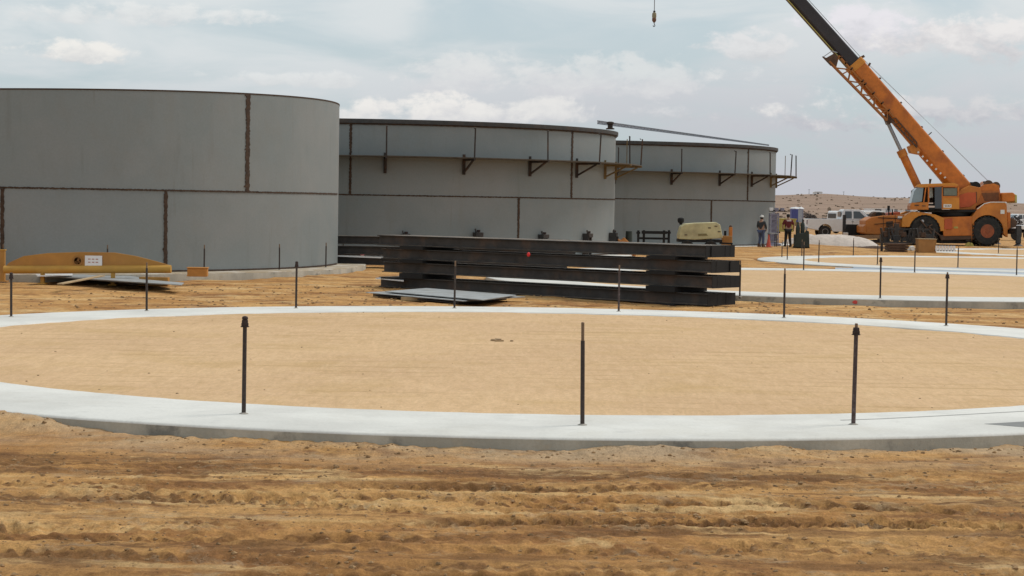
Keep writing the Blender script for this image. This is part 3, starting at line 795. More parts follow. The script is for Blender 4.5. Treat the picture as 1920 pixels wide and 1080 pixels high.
# bits on the roof curb of the middle tank
tk = TK[1]; a = px_angle(tk, 1141); R = tk['R']
mb = MB(); c = Vector((R*math.cos(a)*.995, R*math.sin(a)*.995, H1+H2+.14)); mb.lathe([(.20,0),(.20,.05),(.12,.07),(.12,.22),(.17,.24),(.17,.33),(.08,.36)], 16, c)
mb.build('roof_vent', M_brack, T2, smooth_=True)
# a rafter truss leaning from the centre of the far tank to its rim
raf = thing('rafter_truss', 'long thin pale lattice rafter sloping over the farthest tank', 'rafter', (0,0,0))
p0 = pt(1120, 226, 116.0); p1 = pt(1442, 271.5, 112.5)
mb = MB(); n = 26
for q in (0, 1):
    off = Vector((0,0,-.20 if q else 0)); mb.bar(p0+off, p1+off*.25, .05, .035)
mb.build('chord', M_galv, raf)
mb = MB()
for i in range(n):
    f0, f1 = i/n, (i+.5)/n; f2 = (i+1)/n
    A = p0.lerp(p1, f0)+Vector((0,0,-.20))*(1-.75*f0); B = p0.lerp(p1, f1); C_ = p0.lerp(p1, f2)+Vector((0,0,-.20))*(1-.75*f2)
    mb.bar(A, B, .035); mb.bar(B, C_, .035)
mb.build('web', M_galv, raf)
mb = MB(); u_ = Vector((0,.02,0)); vs = [p0+u_, p1+u_, p1+u_+Vector((0,0,-.06)), p0+u_+Vector((0,0,-.20))]; mb.add(vs+[v+Vector((0,.01,0)) for v in vs], [(0,1,2,3),(7,6,5,4),(0,4,5,1),(1,5,6,2),(2,6,7,3),(3,7,4,0)]); mb.build('web_plate', mat('pale_galvanised', (.50,.50,.53), .5, .1, .05, 3), raf)
# footings below the tanks
lab = ['low pale concrete ring under the nearest tank, chipped and dusty', 'concrete ring under the middle tank behind the beams', 'concrete ring under the farthest tank']
for k in range(3):
    t = thing('tank_footing', lab[k], 'footing', (TK[k]['c'][0], TK[k]['c'][1], 0), 0, 'concrete rings under the tanks')
    o = ring_mesh(TK[k]['R']+1.05, 2.2, TK[k]['zb']-.004, t, 'concrete_ring')
    if k == 0: o.data.materials[0] = concrete_material('dusty_concrete', False, True)
# rods at the foot of the nearest tank
for px, lab_ in ((5,'anchor rod against the nearest tank, behind the upright yellow post'), (200,'anchor rod against the nearest tank, rising behind the yellow arched beam'),
                 (382,'anchor rod against the nearest tank, behind the small orange crate'), (523,'anchor rod against the nearest tank, second from its right edge'),
                 (610,'anchor rod against the nearest tank, close to its right edge'), (637,'anchor rod at the very right edge of the nearest tank')):
    tk = TK[0]; a = px_angle(tk, px, .35) if px < 630 else px_angle(tk, 634, .3)+.35
    P = Vector((tk['c'][0]+(tk['R']+.35)*math.cos(a), tk['c'][1]+(tk['R']+.35)*math.sin(a), tk['zb']-.004))
    make_rod(lab_, P, .86, 0, grp='anchor rods round the foot of the nearest tank')
# anchor chairs round the middle tank
ch0 = None
for px, wd, lab_ in ((760,.55,'leftmost dark anchor chair on the middle tank, above the beam stack'), (895,.42,'dark anchor chair on the middle tank, second from left above the beam stack'),
               (1018,.40,'dark anchor chair on the middle tank beside the low dark box'), (1101,.40,'dark anchor chair on the middle tank, near its right end'), (1149,.36,'dark anchor chair on the middle tank at its right edge')):
    tk = TK[1]; a = px_angle(tk, px, .2)
    P = (tk['c'][0]+(tk['R']+.01)*math.cos(a), tk['c'][1]+(tk['R']+.01)*math.sin(a), tk['zb'])
    if ch0 is None:
        t = thing('anchor_chair', lab_, 'anchor chair', P, a, 'anchor chairs round the middle tank'); ch0 = t
        mb = MB(); mb.box((.16,0,.86),(.32,.34,.16)); mb.box((.14,-.13,.42),(.28,.05,.84)); mb.box((.14,.13,.42),(.28,.05,.84)); mb.bar((.2,-.1,.9),(.2,-.16,1.08),.05); mb.build('gusset', M_dark, t)
        mb = MB(); mb.cyl((.20,0,.0),(.20,0,1.0),.03,None,10); mb.build('bolt', M_rodd, t)
        mb = MB(); mb.cyl((.20,0,.95),(.20,0,1.04),.08,None,6); mb.build('nut', M_nut, t)
    else:
        t = dup(ch0); t.scale = (1.1,1,random.uniform(1.02,1.12)); t.location = P; t.rotation_euler = (0,0,a); t['label'] = lab_
# low dark box beside one chair
P = pt(1036, 446, 80.3); t = thing('steel_box', 'low dark steel box behind the top of the beam stack, at the middle tank', 'box', (P.x, P.y-.2, 0))
mb = MB(); mb.box((0,0,.45),(.75,.45,.86)); mb.build('body', M_dark, t, bevel=.02)
mb = MB(); mb.box((0,0,.905),(.82,.5,.04)); mb.build('lid', M_dark, t, bevel=.01)

# ------------------------------------------------------------------ beam stack
def ibeam_mb(L_, h=.31, w=.20, tf=.022, tw=.016):
    """I-section along +X, standing on z=0"""
    mb = MB()
    pr = [(-w/2,0),(w/2,0),(w/2,tf),(tw/2,tf+.01),(tw/2,h-tf-.01),(w/2,h-tf),(w/2,h),(-w/2,h),(-w/2,h-tf),(-tw/2,h-tf-.01),(-tw/2,tf+.01),(-w/2,tf)]
    n = len(pr); vs = [(0,y,z) for y, z in pr] + [(L_,y,z) for y, z in pr]
    q = lambda o: [(o+0,o+1,o+2,o+11),(o+2,o+3,o+10,o+11),(o+3,o+4,o+9,o+10),(o+4,o+5,o+8,o+9),(o+5,o+6,o+7,o+8)]
    mb.add(vs, q(0)+q(n)+[(i, n+i, n+(i+1) % n, (i+1) % n) for i in range(n)]); return mb
A_ = at(1322, 576, -.21); B_ = at(722, 541, -.21)
dirv = (A_-B_); dirv.z = 0; dirv.normalize(); perp = Vector((-dirv.y, dirv.x, 0))
if perp.y < 0: perp = -perp
rz = math.atan2(dirv.y, dirv.x)
LEN = 12.0
orig = A_ - dirv*LEN
layers = [(-.05, .08,0.05), (.44,.0,.10), (.80+.03,.10,.16), (1.19,-.05,0.02)]    # z of the beams, end shifts
zs_ = [-.17, .285, .68, 1.075]
wb = .215; nper = 6
src = None; endp = None
names_l = ['bottom layer', 'second layer up', 'third layer up', 'top layer']
names_p = ['nearest the camera', 'second from the front', 'third from the front', 'fourth from the front', 'fifth from the front', 'rearmost']
ends = [(-.30,.05), (-.15,.18), (-.02,.16), (-.20,-.02)]
for li in range(4):
    for k in range(nper):
        sh = ends[li][1] + random.uniform(-.03,.03)
        base = orig + dirv*sh + perp*(wb*k+.1) ; base.z = zs_[li]
        lab_ = 'black steel beam, %s of the big stack, %s' % (names_l[li], names_p[k])
        if src is None:
            src = ibeam_mb(LEN, .305).build('steel_beam', M_beam); o = src
        else:
            o = src.copy(); COL.objects.link(o)
        o.location = base; o.rotation_euler = (0,0,rz)
        if endp is None: endp = MB().box((LEN+.008,0,.1525),(.014,.212,.312)).build('end_shade_plate', M_black, o); ep = endp  # added black plate that paints the shade on the beam ends
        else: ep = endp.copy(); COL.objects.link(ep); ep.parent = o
        tag(o, lab_, 'steel beam', 'black steel beams in the stack', 'thing')
# dunnage between layers
dn = None
pos = ['near the left end', 'near the right end']
for li in range(4):
    zt = zs_[li]
    hgt = [.05,.148,.088,.088][li]
    for pi, f in enumerate((.125, .885)):
        P = orig + dirv*(LEN*f) + perp*(.62); zc = zt-hgt/2-.001
        mb = MB(); mb.box((0,0,0), (.95,1.45,hgt-.004)); o = mb.build('timber_spacer', M_black)
        o.location = (P.x, P.y, zc); o.rotation_euler = (0,0,rz)
        tag(o, 'dark timber spacer under the %s of beams, %s of the stack' % (names_l[li].replace(' up',''), pos[pi]), 'spacer', 'timber spacers in the beam stack')
# red tip light on the front of the stack
P = pt(991, 477, 52.6); tsm = thing('red_cap', 'small bright red cap on the beam stack front', 'cap', P)
MB().lathe([(.02,-.06),(.04,-.04),(.048,0),(.038,.035),(.015,.06)], 14).build('cap', mat('bright_red', (.75,.03,.03), .5), tsm, smooth_=True)
MB().cyl((0,.03,-.0),(0,.30,-.02),.02).build('stem', M_dark, tsm)

# second pile of beams behind, left of the stack
src2 = None
B2 = at(640, 490, 0.0); dir2 = (at(1010, 505, 0.0)-B2); dir2.z = 0; dir2.normalize(); per2 = Vector((-dir2.y, dir2.x, 0)); r2 = math.atan2(dir2.y, dir2.x)
o2 = at(628, 497, 0.0) + Vector((-1.0, 1.0, 0))
o2 = Vector((pt(632,480,72).x-.4, 71.6, 0))
for li, (z, sh) in enumerate(((.02,0), (.40,.3), (.78,.1))):
    for k in range(3 if li < 2 else 2):
        P = o2 + Vector((sh, .33*k - .0, z))
        if src2 is None: src2 = ibeam_mb(9.0, .30, .24).build('steel_beam', M_beam); o = src2
        else: o = src2.copy(); COL.objects.link(o)
        o.location = P; o.rotation_euler = (0,0,-.10)
        tag(o, 'black steel beam in the rear pile by the tank gap, %s row, %s' % (['bottom','middle','upper'][li], ['front','centre','back'][k]), 'steel beam', 'black steel beams in the rear pile', 'thing')
P = pt(655, 480, 71.2)
mb = MB(); mb.box((0,0,0),(1.9,.10,.05)); o = mb.build('white_strip', M_white); o.location = (P.x+.3, 71.35, EYE-(481-375.5)/F*71.35); o.rotation_euler = (0,.02,-.1)
tag(o, 'thin white strip lying along the rear beam pile', 'strip')
mb = MB(); mb.box((0,0,.0),(2.2,.5,.03)); 
# pink and white striped marker post
P = at(679, 492, 0.02); t = thing('marker_post', 'small pink and white striped marker post beside the footing of the nearest tank', 'marker', P)
MB().lathe([(.14,0),(.14,.04),(.07,.06),(.06,.16)], 14).build('base', M_pink, t, smooth_=True)
MB().lathe([(.06,.161),(.055,.27)], 14).build('white_band', M_white, t, smooth_=True)
MB().lathe([(.055,.271),(.09,.30),(.09,.37),(.03,.40)], 14).build('head', M_pink, t, smooth_=True)

# ------------------------------------------------------------------ loose plates by the beam stack
def plate(label, pts, z, th, m_, name='steel_plate', cat='plate', grp=None):
    P = [at(px, py, z) for px, py in pts]; c = sum(P, Vector())/len(P)
    mb = MB(); mb.flat([p-c for p in P], th); o = mb.build(name, m_); o.location = c
    return tag(o, label, cat, grp)
G1 = 'loose steel plates left of the beam stack'
plate('large pale grey steel plate lying left of the beam stack, topmost', [(722,546),(800,540),(968,553),(905,562)], -.02, .02, M_plate, grp=G1)
plate('long pale steel plate under the topmost one beside the beam stack', [(686,548),(770,544),(985,556),(868,564)], -.07, .02, M_plate, grp=G1)
plate('dark lower steel plate under the pale plates beside the beam stack', [(705,553),(760,549),(950,560),(860,567)], -.13, .03, M_dark, grp=G1)
plate('narrow white board tip sticking out left of the beam stack', [(704,521),(752,517),(757,523),(757,526)], .08, .03, M_white, 'white_board', 'board')
for i, (x0, x1, y0) in enumerate(((752,806,560), (700,742,553))):
    p0, p1 = at(x0, y0, -.14), at(x1, y0+1, -.14)
    mb = MB(); mb.bar(Vector((0,0,0)), p1-p0, .09, .09); o = mb.build('timber_block', M_wood); o.location = p0+Vector((0,0,.0))
    tag(o, ['raw timber block under the pale plate corner','raw timber block under the left tip of the long pale plate'][i], 'timber', 'timber blocks under the plates')

# ------------------------------------------------------------------ yellow arched beam, crates and plates by the nearest tank
Ys = 55.6
def yl(px, py): q = pt(px, py, Ys); return q
O_ = pt(165, 520, Ys); O_.z = -.16
t = thing('arched_beam', 'long yellow arched steel beam with white notice, lying before the nearest tank', 'beam', O_)
def lp(px, py): q = pt(px, py, Ys)-O_; return (q.x, q.z)
top = [lp(x, y) for x, y in ((10,500),(18,492),(45,480),(90,474.5),(150,472.5),(215,473.5),(255,480),(290,489),(318,497))]
MB().prism(top+[lp(318,502), lp(10,502)], -.03, .03).build('arched_plate', M_yel, t, bevel=.006)
a, b = lp(8,505.5), lp(321,504.5); MB().cyl((a[0],-.02,a[1]), (b[0],-.02,b[1]), .115, None, 20).build('tube', M_yel2, t, smooth_=True)
for px in (80, 212):
    a = lp(px, 512); mb = MB(); mb.box((a[0],0,a[1]/2-.01),(.10,.14,a[1]+.02)); mb.box((a[0],0,.02),(.22,.3,.04)); mb.build('foot', M_yel2, t)
a, b = lp(160,479), lp(192,499); cx_, cz_ = (a[0]+b[0])/2, (a[1]+b[1])/2
sg = MB(); sg.box((cx_,-.045,cz_),(abs(b[0]-a[0]),.02,abs(a[1]-b[1]))); so_ = sg.build('notice', M_white, t)
mk = MB(); 
for i in range(3):
    for j in range(2): mk.box((cx_-.12+.11*i,-.058,cz_+.05-.09*j),(.07,.004,.022))
mk.build('notice_marks', mat('notice_red', (.40,.14,.10), .7), so_)
cc = lp(146, 489); em = MB(); em.lathe([(.10,0),(.10,.01),(.155,.01),(.155,0)], 24, (cc[0],-.045,cc[1]), 'Y')
em.build('round_emblem', mat('emblem_brown', (.34,.16,.04), .7), t)
em = MB(); em.box((cc[0]+.01,-.05,cc[1]),(.06,.012,.16), M=Matrix.Rotation(.4,3,'Y')); em.box((cc[0],-.051,cc[1]-.03),(.15,.010,.035)); em.build('emblem_mark', mat('emblem_dark', (.22,.10,.03), .7), t)
mb = MB(); a = lp(262,513); b = lp(316,517); mb.box(((a[0]+b[0])/2,.05,.12),(b[0]-a[0],.3,.26)); mb.build('end_block', M_yel, t, bevel=.01)
# upright yellow post at the frame edge
P = at(5, 528, -.15); t = thing('yellow_post', 'upright ochre post at the left edge of the picture', 'post', P)
MB().box((0,0,.46),(.14,.14,.92)).build('shaft', M_yel, t, bevel=.01); MB().box((0,0,.93),(.18,.18,.03)).build('cap', M_yel2, t); MB().box((0,0,.015),(.3,.3,.03)).build('base', M_yel, t)
# small orange crate
P = pt(383, 512, 58.2); P.z = .06-.0; zc = .06
t = thing('orange_crate', 'small orange crate on the footing of the nearest tank', 'crate', (P.x, 57.0, .058), .05)
mb = MB(); mb.box((0,0,.14),(.58,.36,.24)); mb.build('body', mat('crate_orange', (.50,.22,.05), .7), t, bevel=.02)
mb = MB(); mb.box((0,0,.275),(.62,.40,.03)); mb.box((0,-.19,.05),(.60,.03,.04)); mb.build('rim', mat('crate_orange', (.5,.22,.05)), t, bevel=.006)
G2 = 'thin plates and planks piled before the yellow beam'
PL = [([(64,517),(230,514.5),(322,531),(300,533)], .0, M_plate, 'pale thin plate in the pile before the yellow beam, lowest and longest'),
      ([(72,516),(140,513),(345,530),(340,534)], .05, M_plate, 'grey thin plate in the pile before the yellow beam, reaching furthest right'),
      ([(66,514),(136,513),(136,516),(70,517)], .10, M_white, 'short white board at the left end of the plate pile'),
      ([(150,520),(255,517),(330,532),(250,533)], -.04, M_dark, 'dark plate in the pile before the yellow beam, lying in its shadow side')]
for P_, z, m_, l_ in PL: plate(l_, P_, z, .02, m_, 'thin_plate', 'plate', G2)
p0, p1 = at(112,532.5,.03), at(192,517,.16)
mb = MB(); mb.bar(Vector((0,0,0)), p1-p0, .16, .03); o = mb.build('plank', M_wood); o.location = p0; tag(o, 'pale wooden plank lying slanted across the plate pile', 'plank')
for i, (px, py) in enumerate(((95,519),(170,523),(250,528))):
    p = at(px, py, -.12); mb = MB(); mb.box((0,0,0),(.12,1.4,.09)); o = mb.build('timber_block', M_wood if i != 1 else M_brown); o.location = p+Vector((0,-.3,.0)); o.rotation_euler = (0,0,.3)
    tag(o, ['timber block under the left end of the plate pile','dark timber block under the middle of the plate pile','timber block under the right end of the plate pile'][i], 'timber', 'timber blocks under the plate pile')

# blue-grey sheets between second and third ring
G3 = 'long pale sheets lying between the second and third ring'
plate('long blue grey sheet between second and third ring, front one', [(1566,501.5),(1925,510),(1925,515),(1566,507.5)], -.03, .05, M_sheet, 'long_sheet', 'sheet', G3)
plate('long blue grey sheet between second and third ring, rear one', [(1600,498.5),(1925,504),(1925,508),(1600,501.5)], -.01, .05, M_sheet, 'long_sheet', 'sheet', G3)

# ------------------------------------------------------------------ machinery in front of the far tank
def gz(x, y): return float(terrain(np.array([x]), np.array([y]))[0][0])
# compressor
Dc = 96.0; P = pt(1311, 450, Dc); g0 = 0.02
t = thing('air_compressor', 'cream towed air compressor with sloping hood, before the farthest tank', 'compressor', (P.x, Dc, g0))
def lc(px, py): q = pt(px, py, Dc); return (q.x-P.x, q.z-g0)
MB().prism([lc(1271,448),(lc(1271,440)),lc(1275,425),lc(1283,419.5),lc(1300,418),lc(1341,416.5),lc(1348,421),lc(1353,446),lc(1330,447.5),lc(1300,449.5)], -.62, .62).build('enclosure', M_cream, t, bevel=.04)
a, b = lc(1272,448), lc(1352,447)
MB().box((0,0,(a[1]+b[1])/2-.10),(b[0]-a[0]+.05,1.2,.14)).build('chassis', M_black, t, bevel=.01)
MB().prism([lc(1306,438),lc(1322,437.5),lc(1325,441.5),lc(1307,442)], -.634, -.60).build('side_vent', mat('vent_olive', (.22,.18,.08), .8), t)
mb = MB()
for q in ((1284,440),(1340,424),(1328,427),(1346,434)): c_ = lc(*q); mb.box((c_[0],-.63,c_[1]),(.14,.02,.06))
mb.build('latch', mat('latch_brown', (.16,.12,.07), .7), t)
c_ = lc(1277,413); mb = MB(); mb.lathe([(.07,-.22),(.08,-.14),(.15,-.10),(.17,.0),(.15,.10),(.06,.14)], 18, (c_[0],.1,c_[1])); mb.build('exhaust_cowl', M_black, t, smooth_=True)
for px in (1286, 1330):
    w = lc(px, 461)
    wh = thing_w = MB(); wh.lathe([(.16,-.09),(.30,-.10),(.34,-.05),(.34,.05),(.30,.10),(.16,.09)], 22, (w[0],-.62,.34), 'Y'); wo_ = wh.build('wheel', M_rubber, t, smooth_=True)
    MB().lathe([(.05,-.10),(.15,-.08),(.15,.08)], 16, (w[0],-.64,.34), 'Y').build('hub', M_white, wo_, smooth_=True)
mb = MB(); a = lc(1353,452); mb.bar((a[0]-.1,0,a[1]-.1),(a[0]+.55,0,a[1]-.12),.08); mb.bar((a[0]+.5,0,a[1]-.1),(a[0]+.5,0,.0),.06); mb.build('drawbar', M_black, t)
# orange welder right of it
Q = pt(1365, 450, 97.5); t = thing('orange_machine', 'small orange engine unit at the right end of the cream compressor', 'machine', (Q.x, 97.5, g0))
MB().box((-.06,0,.52),(.50,.6,.75)).build('housing', mat('dull_orange', (.32,.15,.04), .7), t, bevel=.05)
MB().box((.12,0,1.10),(.16,.3,.46)).build('control_box', mat('machine_orange', (.50,.17,.03), .6), t, bevel=.02)
MB().cyl((-.15,0,.90),(-.15,0,1.14),.06).build('exhaust', M_black, t); MB().cyl((.12,0,1.33),(.12,0,1.42),.09,.05,10).build('filter_cap', M_brown, t)
mb = MB(); mb.box((-.06,-.25,.08),(.6,.08,.14)); mb.box((-.06,.25,.08),(.6,.08,.14)); mb.build('skid', M_black, t)
# H frame rack
Q = pt(1225, 450, 94.0); t = thing('pipe_rack', 'dark steel rack with four short posts and a cross bar, before the farthest tank', 'rack', (Q.x, 94, g0))
for i, px in enumerate((1196,1208,1244,1255)):
    x_ = pt(px, 440, 94).x-Q.x; hh = EYE-((431-(384+.016*(px-1225)))/F*94)-g0
    mb = MB(); mb.box((x_,(-.3,.3,-.3,.3)[i],hh/2),(.11,.11,hh)); mb.box((x_,(-.3,.3,-.3,.3)[i],hh-.12),(.18,.18,.10)); mb.box((x_,(-.3,.3,-.3,.3)[i],.02),(.3,.3,.04)); mb.build('post', M_black, t)
x0_, x1_ = pt(1208,440,94).x-Q.x, pt(1244,440,94).x-Q.x; hz = EYE-((437-386)/F*94)-g0
mb = MB(); mb.box(((x0_+x1_)/2,-.3,hz),(x1_-x0_+.3,.10,.14)); mb.build('cross_bar', M_black, t); 
mb = MB(); mb.box(((x0_+x1_)/2,.3,hz-.3),(x1_-x0_+.6,.10,.10)); mb.build('cross_bar', M_black, t)
# orange pump with dark drum behind
Q = pt(1172, 450, 90.0); t = thing('orange_pump', 'low orange pump with dark round drum, between middle and farthest tank', 'pump', (Q.x, 90, g0))
MB().prism([(-.35,.0),(.5,.0),(.5,.45),(.2,.62),(-.05,.86),(-.2,.72),(-.35,.80)], -.3, .3).build('body', mat('pump_orange', (.50,.20,.05), .7), t, bevel=.03)
MB().cyl((.18,.1,.6),(.18,.1,1.15),.17,.15,16).build('drum', M_green, t, smooth_=True)
MB().box((-.42,0,.45),(.22,.3,.9)).build('control_box', M_dark, t, bevel=.02)

# ------------------------------------------------------------------ people
def person(label, loc, rz, H, jac, tro, hatm, pose, shirtmark=None, hat='hard'):
    t = thing('person', label, 'person', loc, rz)
    s = H/1.78
    # joints (x right, y forward, z up)
    a = pose
    pts = [((0,0,.95),.155), ((0,.0,1.15),.15), ((0,-.01,1.38),.165), ((0,.0,1.50),.075), ((0,.02,1.60),.075),
           ((.09,0,.90),.10), ((.11+a.get('kr',0),a.get('kry',.03),.50),.070), ((.12+a.get('fr',0),a.get('fry',0),.09),.050), ((.13+a.get('fr',0),a.get('fry',0)+.16,.045),.042),
           ((-.09,0,.90),.10), ((-.11-a.get('kl',0),a.get('kly',.03),.50),.070), ((-.12-a.get('fl',0),a.get('fly',0),.09),.050), ((-.13-a.get('fl',0),a.get('fly',0)+.16,.045),.042),
           ((.19,0,1.42),.068), (a['er'],.048), (a['hr'],.035), ((-.19,0,1.42),.068), (a['el'],.048), (a['hl'],.035)]
    ed = [(0,1),(1,2),(2,3),(3,4),(0,5),(5,6),(6,7),(7,8),(0,9),(9,10),(10,11),(11,12),(2,13),(13,14),(14,15),(2,16),(16,17),(17,18)]
    def skin(name, idx, infl, m_, parent, edges=None, extra=None, sub=1):
        mp = {j: i for i, j in enumerate(idx)}
        me_ = bpy.data.meshes.new(name)
        me_.from_pydata([Vector(pts[j][0])*s for j in idx], [(mp[u], mp[v]) for u, v in (edges or ed) if u in mp and v in mp], [])
        o = bpy.data.objects.new(name, me_); COL.objects.link(o); o.parent = parent; me_.materials.append(m_)
        sk = o.modifiers.new('skin', 'SKIN'); 
        for i, j in enumerate(idx):
            r = (pts[j][1]+infl)*s; me_.skin_vertices[0].data[i].radius = (r*(1.18 if j in (0,1,2) else 1), r*(.78 if j in (0,1,2) else 1))
        me_.skin_vertices[0].data[0].use_root = True
        o.modifiers.new('sub', 'SUBSURF').render_levels = 2
        for p in me_.polygons: p.use_smooth = True
        return o
    skin('body', list(range(19)), 0, M_skin, t)
    skin('jacket' if hat == 'hard' else 'shirt', [2,1,0,13,14,15,16,17,18] if hat == 'hard' else [2,1,0,13,14,16,17], .018, jac, t)
    skin('trousers', [0,5,6,7,9,10,11], .016, tro, t)
    bt = MB()
    for i in (7, 11):
        f = Vector(pts[i][0])*s; bt.box((f.x, f.y+.05, .05),(.11,.28,.10)); bt.box((f.x, f.y-.02, .13),(.11,.13,.14))
    bt.build('boots', M_brown if hat == 'hard' else M_black, t, bevel=.02)
    hd = MB(); c = Vector((0,.03,1.66))*s
    hd.lathe([(.02,-.125),(.055,-.115),(.075,-.06),(.082,0),(.078,.05),(.055,.10),(.02,.118)], 16, c)
    hd.box(c+Vector((0,.088,-.01)),(.022,.03,.04)); hd.box(c+Vector((.082,.0,-.005)),(.015,.03,.05)); hd.box(c+Vector((-.082,.0,-.005)),(.015,.03,.05))
    ho = hd.build('head', M_skin, t, smooth_=True)
    fm = MB(); fm.box(c+Vector((.03,.079,.02)),(.02,.01,.01)); fm.box(c+Vector((-.03,.079,.02)),(.02,.01,.01)); fm.build('eyes', M_black, ho)
    fm = MB(); fm.box(c+Vector((0,.078,-.055)),(.045,.01,.012)); fm.build('mouth', M_shirt, ho)
    hr = MB(); hr.lathe([(.084,-.06),(.09,0),(.086,.05),(.05,.105)], 16, c+Vector((0,-.012,.004))); hr.build('hair', M_black, ho, smooth_=True)
    hh = MB()
    if hat == 'hard':
        hh.lathe([(.145,.045),(.15,.055),(.108,.06),(.105,.10),(.085,.145),(.03,.165)], 20, c); hh.box(c+Vector((0,.14,.05)),(.14,.08,.014)); hh.build('hard_hat', hatm, t, smooth_=True)
    else:
        hh.lathe([(.096,.03),(.098,.06),(.085,.115),(.03,.135)], 18, c); hh.box(c+Vector((0,.13,.04)),(.12,.10,.012)); hh.build('cap', hatm, t, smooth_=True)
    # hands with five fingers
    for j, e in ((15,14),(18,17)):
        w = Vector(pts[j][0])*s; d = (w-Vector(pts[e][0])*s).normalized(); u = Vector((0,1,0)) if abs(d.y) < .8 else Vector((1,0,0)); v = d.cross(u).normalized(); u = v.cross(d)
        hb = MB(); hb.bar(w, w+d*.085, .03, .08, u)
        for q, ln in ((-.03,.065),(-.01,.078),(.01,.074),(.03,.058)):
            A = w+d*.08+u*q; B = A+d*ln*.55; C3 = B+(d*.7+v*.6)*ln*.5; hb.cyl(A,B,.0095,.009,6); hb.cyl(B,C3,.009,.007,6)
        hb.cyl(w+d*.03+u*.036, w+d*.075+u*.07, .011, .009, 6); hb.build('hand', M_skin, t)
    if shirtmark:
        mk = MB(); 
        for i in range(5): mk.box(Vector((-.10+.05*i, -.158, 1.42))*s, (.036,.008,.05))
        mk.build('back_lettering', M_white, t)
    return t
P = pt(1427, 463.5, 107.5)
person('person in white hard hat, charcoal jacket and blue jeans beside the farthest tank', (P.x, P.y, gz(P.x,P.y)+.0), math.radians(-35), 1.74, M_jack, M_jean, M_hat,
       dict(er=(.27,.03,1.17), hr=(.20,.18,1.02), el=(-.27,.03,1.16), hl=(-.20,.20,1.04), kly=.06, fl=.04, fly=.02), hat='hard')
P = pt(1477, 463, 108.5)
person('person in dark red shirt with white back lettering, dark trousers and cap, seen from behind', (P.x, P.y, gz(P.x,P.y)), math.radians(8), 1.84, M_shirt, M_trous, M_black,
       dict(er=(.31,-.02,1.18), hr=(.34,.10,.96), el=(-.31,-.02,1.18), hl=(-.26,.12,1.0), fr=.03, fl=.03), shirtmark=True, hat='cap')
# light tower
P = pt(1450, 461, 111.5); P.z = gz(P.x,P.y); t = thing('light_tower', 'grey lilac mobile light tower with dark lamp bar, between the two people', 'light tower', P, .1)
mb = MB()
for dx in (-.22, .22):
    for dy in (-.22, .22): mb.box((dx,dy,1.35),(.06,.06,2.2))
for i in range(8): 
    z = .4+i*.28; mb.bar((-.22,-.22,z),(.22,-.22,z+.26),.035); mb.bar((.22,.22,z),(-.22,.22,z+.26),.035); mb.box((0,-.22,z),(.40,.04,.04))
mb.build('mast', M_lilac, t)
MB().box((0,.05,1.35),(.34,.16,2.1)).build('mast_core', M_lilac, t, bevel=.01)
MB().box((0,0,.42),(.70,.9,.55)).build('engine_box', M_lilac, t, bevel=.03)
for dx in (-.38,.38): MB().lathe([(.10,-.06),(.20,-.07),(.22,0),(.20,.07),(.10,.06)], 16, (dx*.7,-.48,.20), 'Y').build('wheel', M_rubber, t, smooth_=True)
lb = MB().box((.18,0,2.58),(.95,.12,.10)).build('lamp_bar', M_black, t)
for dx in (-.2,.12,.46): MB().box((dx,-.08,2.66),(.22,.16,.18)).build('lamp_head', M_lilac if dx > 0 else M_white, lb, bevel=.02)
# control cabinet and seat-like step next to it
P = pt(1448, 463, 108.0); P.z = gz(P.x,P.y); t = thing('folding_stool', 'small metal folding stool beside the red cone', 'stool', P, .2)
mb = MB()
for dx in (-.2,.2):
    for dy in (-.15,.15): mb.box((dx,dy,.36),(.04,.04,.72))
mb.build('legs', M_dark, t); MB().box((0,0,.75),(.5,.4,.05)).build('seat', M_plate, t); MB().box((0,-.15,.3),(.40,.03,.04)).build('rung', M_plate, t)
# traffic cone
P = pt(1441, 463.5, 106.5); t = thing('traffic_cone', 'orange red traffic cone at the feet of the person in white hard hat', 'cone', (P.x, P.y, gz(P.x,P.y)))
MB().box((0,0,.02),(.36,.36,.04)).build('base', M_redor, t, bevel=.01); MB().lathe([(.13,.04),(.03,.68),(.02,.70)], 18).build('cone', M_redor, t, smooth_=True)
MB().lathe([(.083,.34),(.063,.46)], 18).build('reflective_band', M_hat, t, smooth_=True)
# gas cylinders on a rack
P = pt(1502, 466, 106.5); t = thing('gas_cylinder_rack', 'dark rack holding two tall gas cylinders, right of the person in dark red', 'gas rack', (P.x, P.y, gz(P.x,P.y)-.02))
for dx, hh_ in ((-.20,1.45),(.06,1.60)):
    MB().lathe([(.11,.06),(.12,.10),(.12,hh_-.35),(.10,hh_-.24),(.045,hh_-.16),(.045,hh_-.06),(.03,hh_)], 18, (dx,.0,0)).build('cylinder', M_green, t, smooth_=True)
MB().prism([(-.42,.04),(.42,.04),(.40,.55),(.38,.92),(.20,1.02),(.15,.85),(-.30,.80),(-.36,.55)], -.30, -.22).build('front_panel', M_green, t, bevel=.03)
MB().box((0,.02,.05),(.86,.6,.08)).build('base', M_black, t, bevel=.02)
mb = MB(); mb.box((.34,0,.5),(.06,.5,.9)); mb.box((-.36,0,.4),(.06,.5,.7)); mb.build('side_rail', M_green, t)

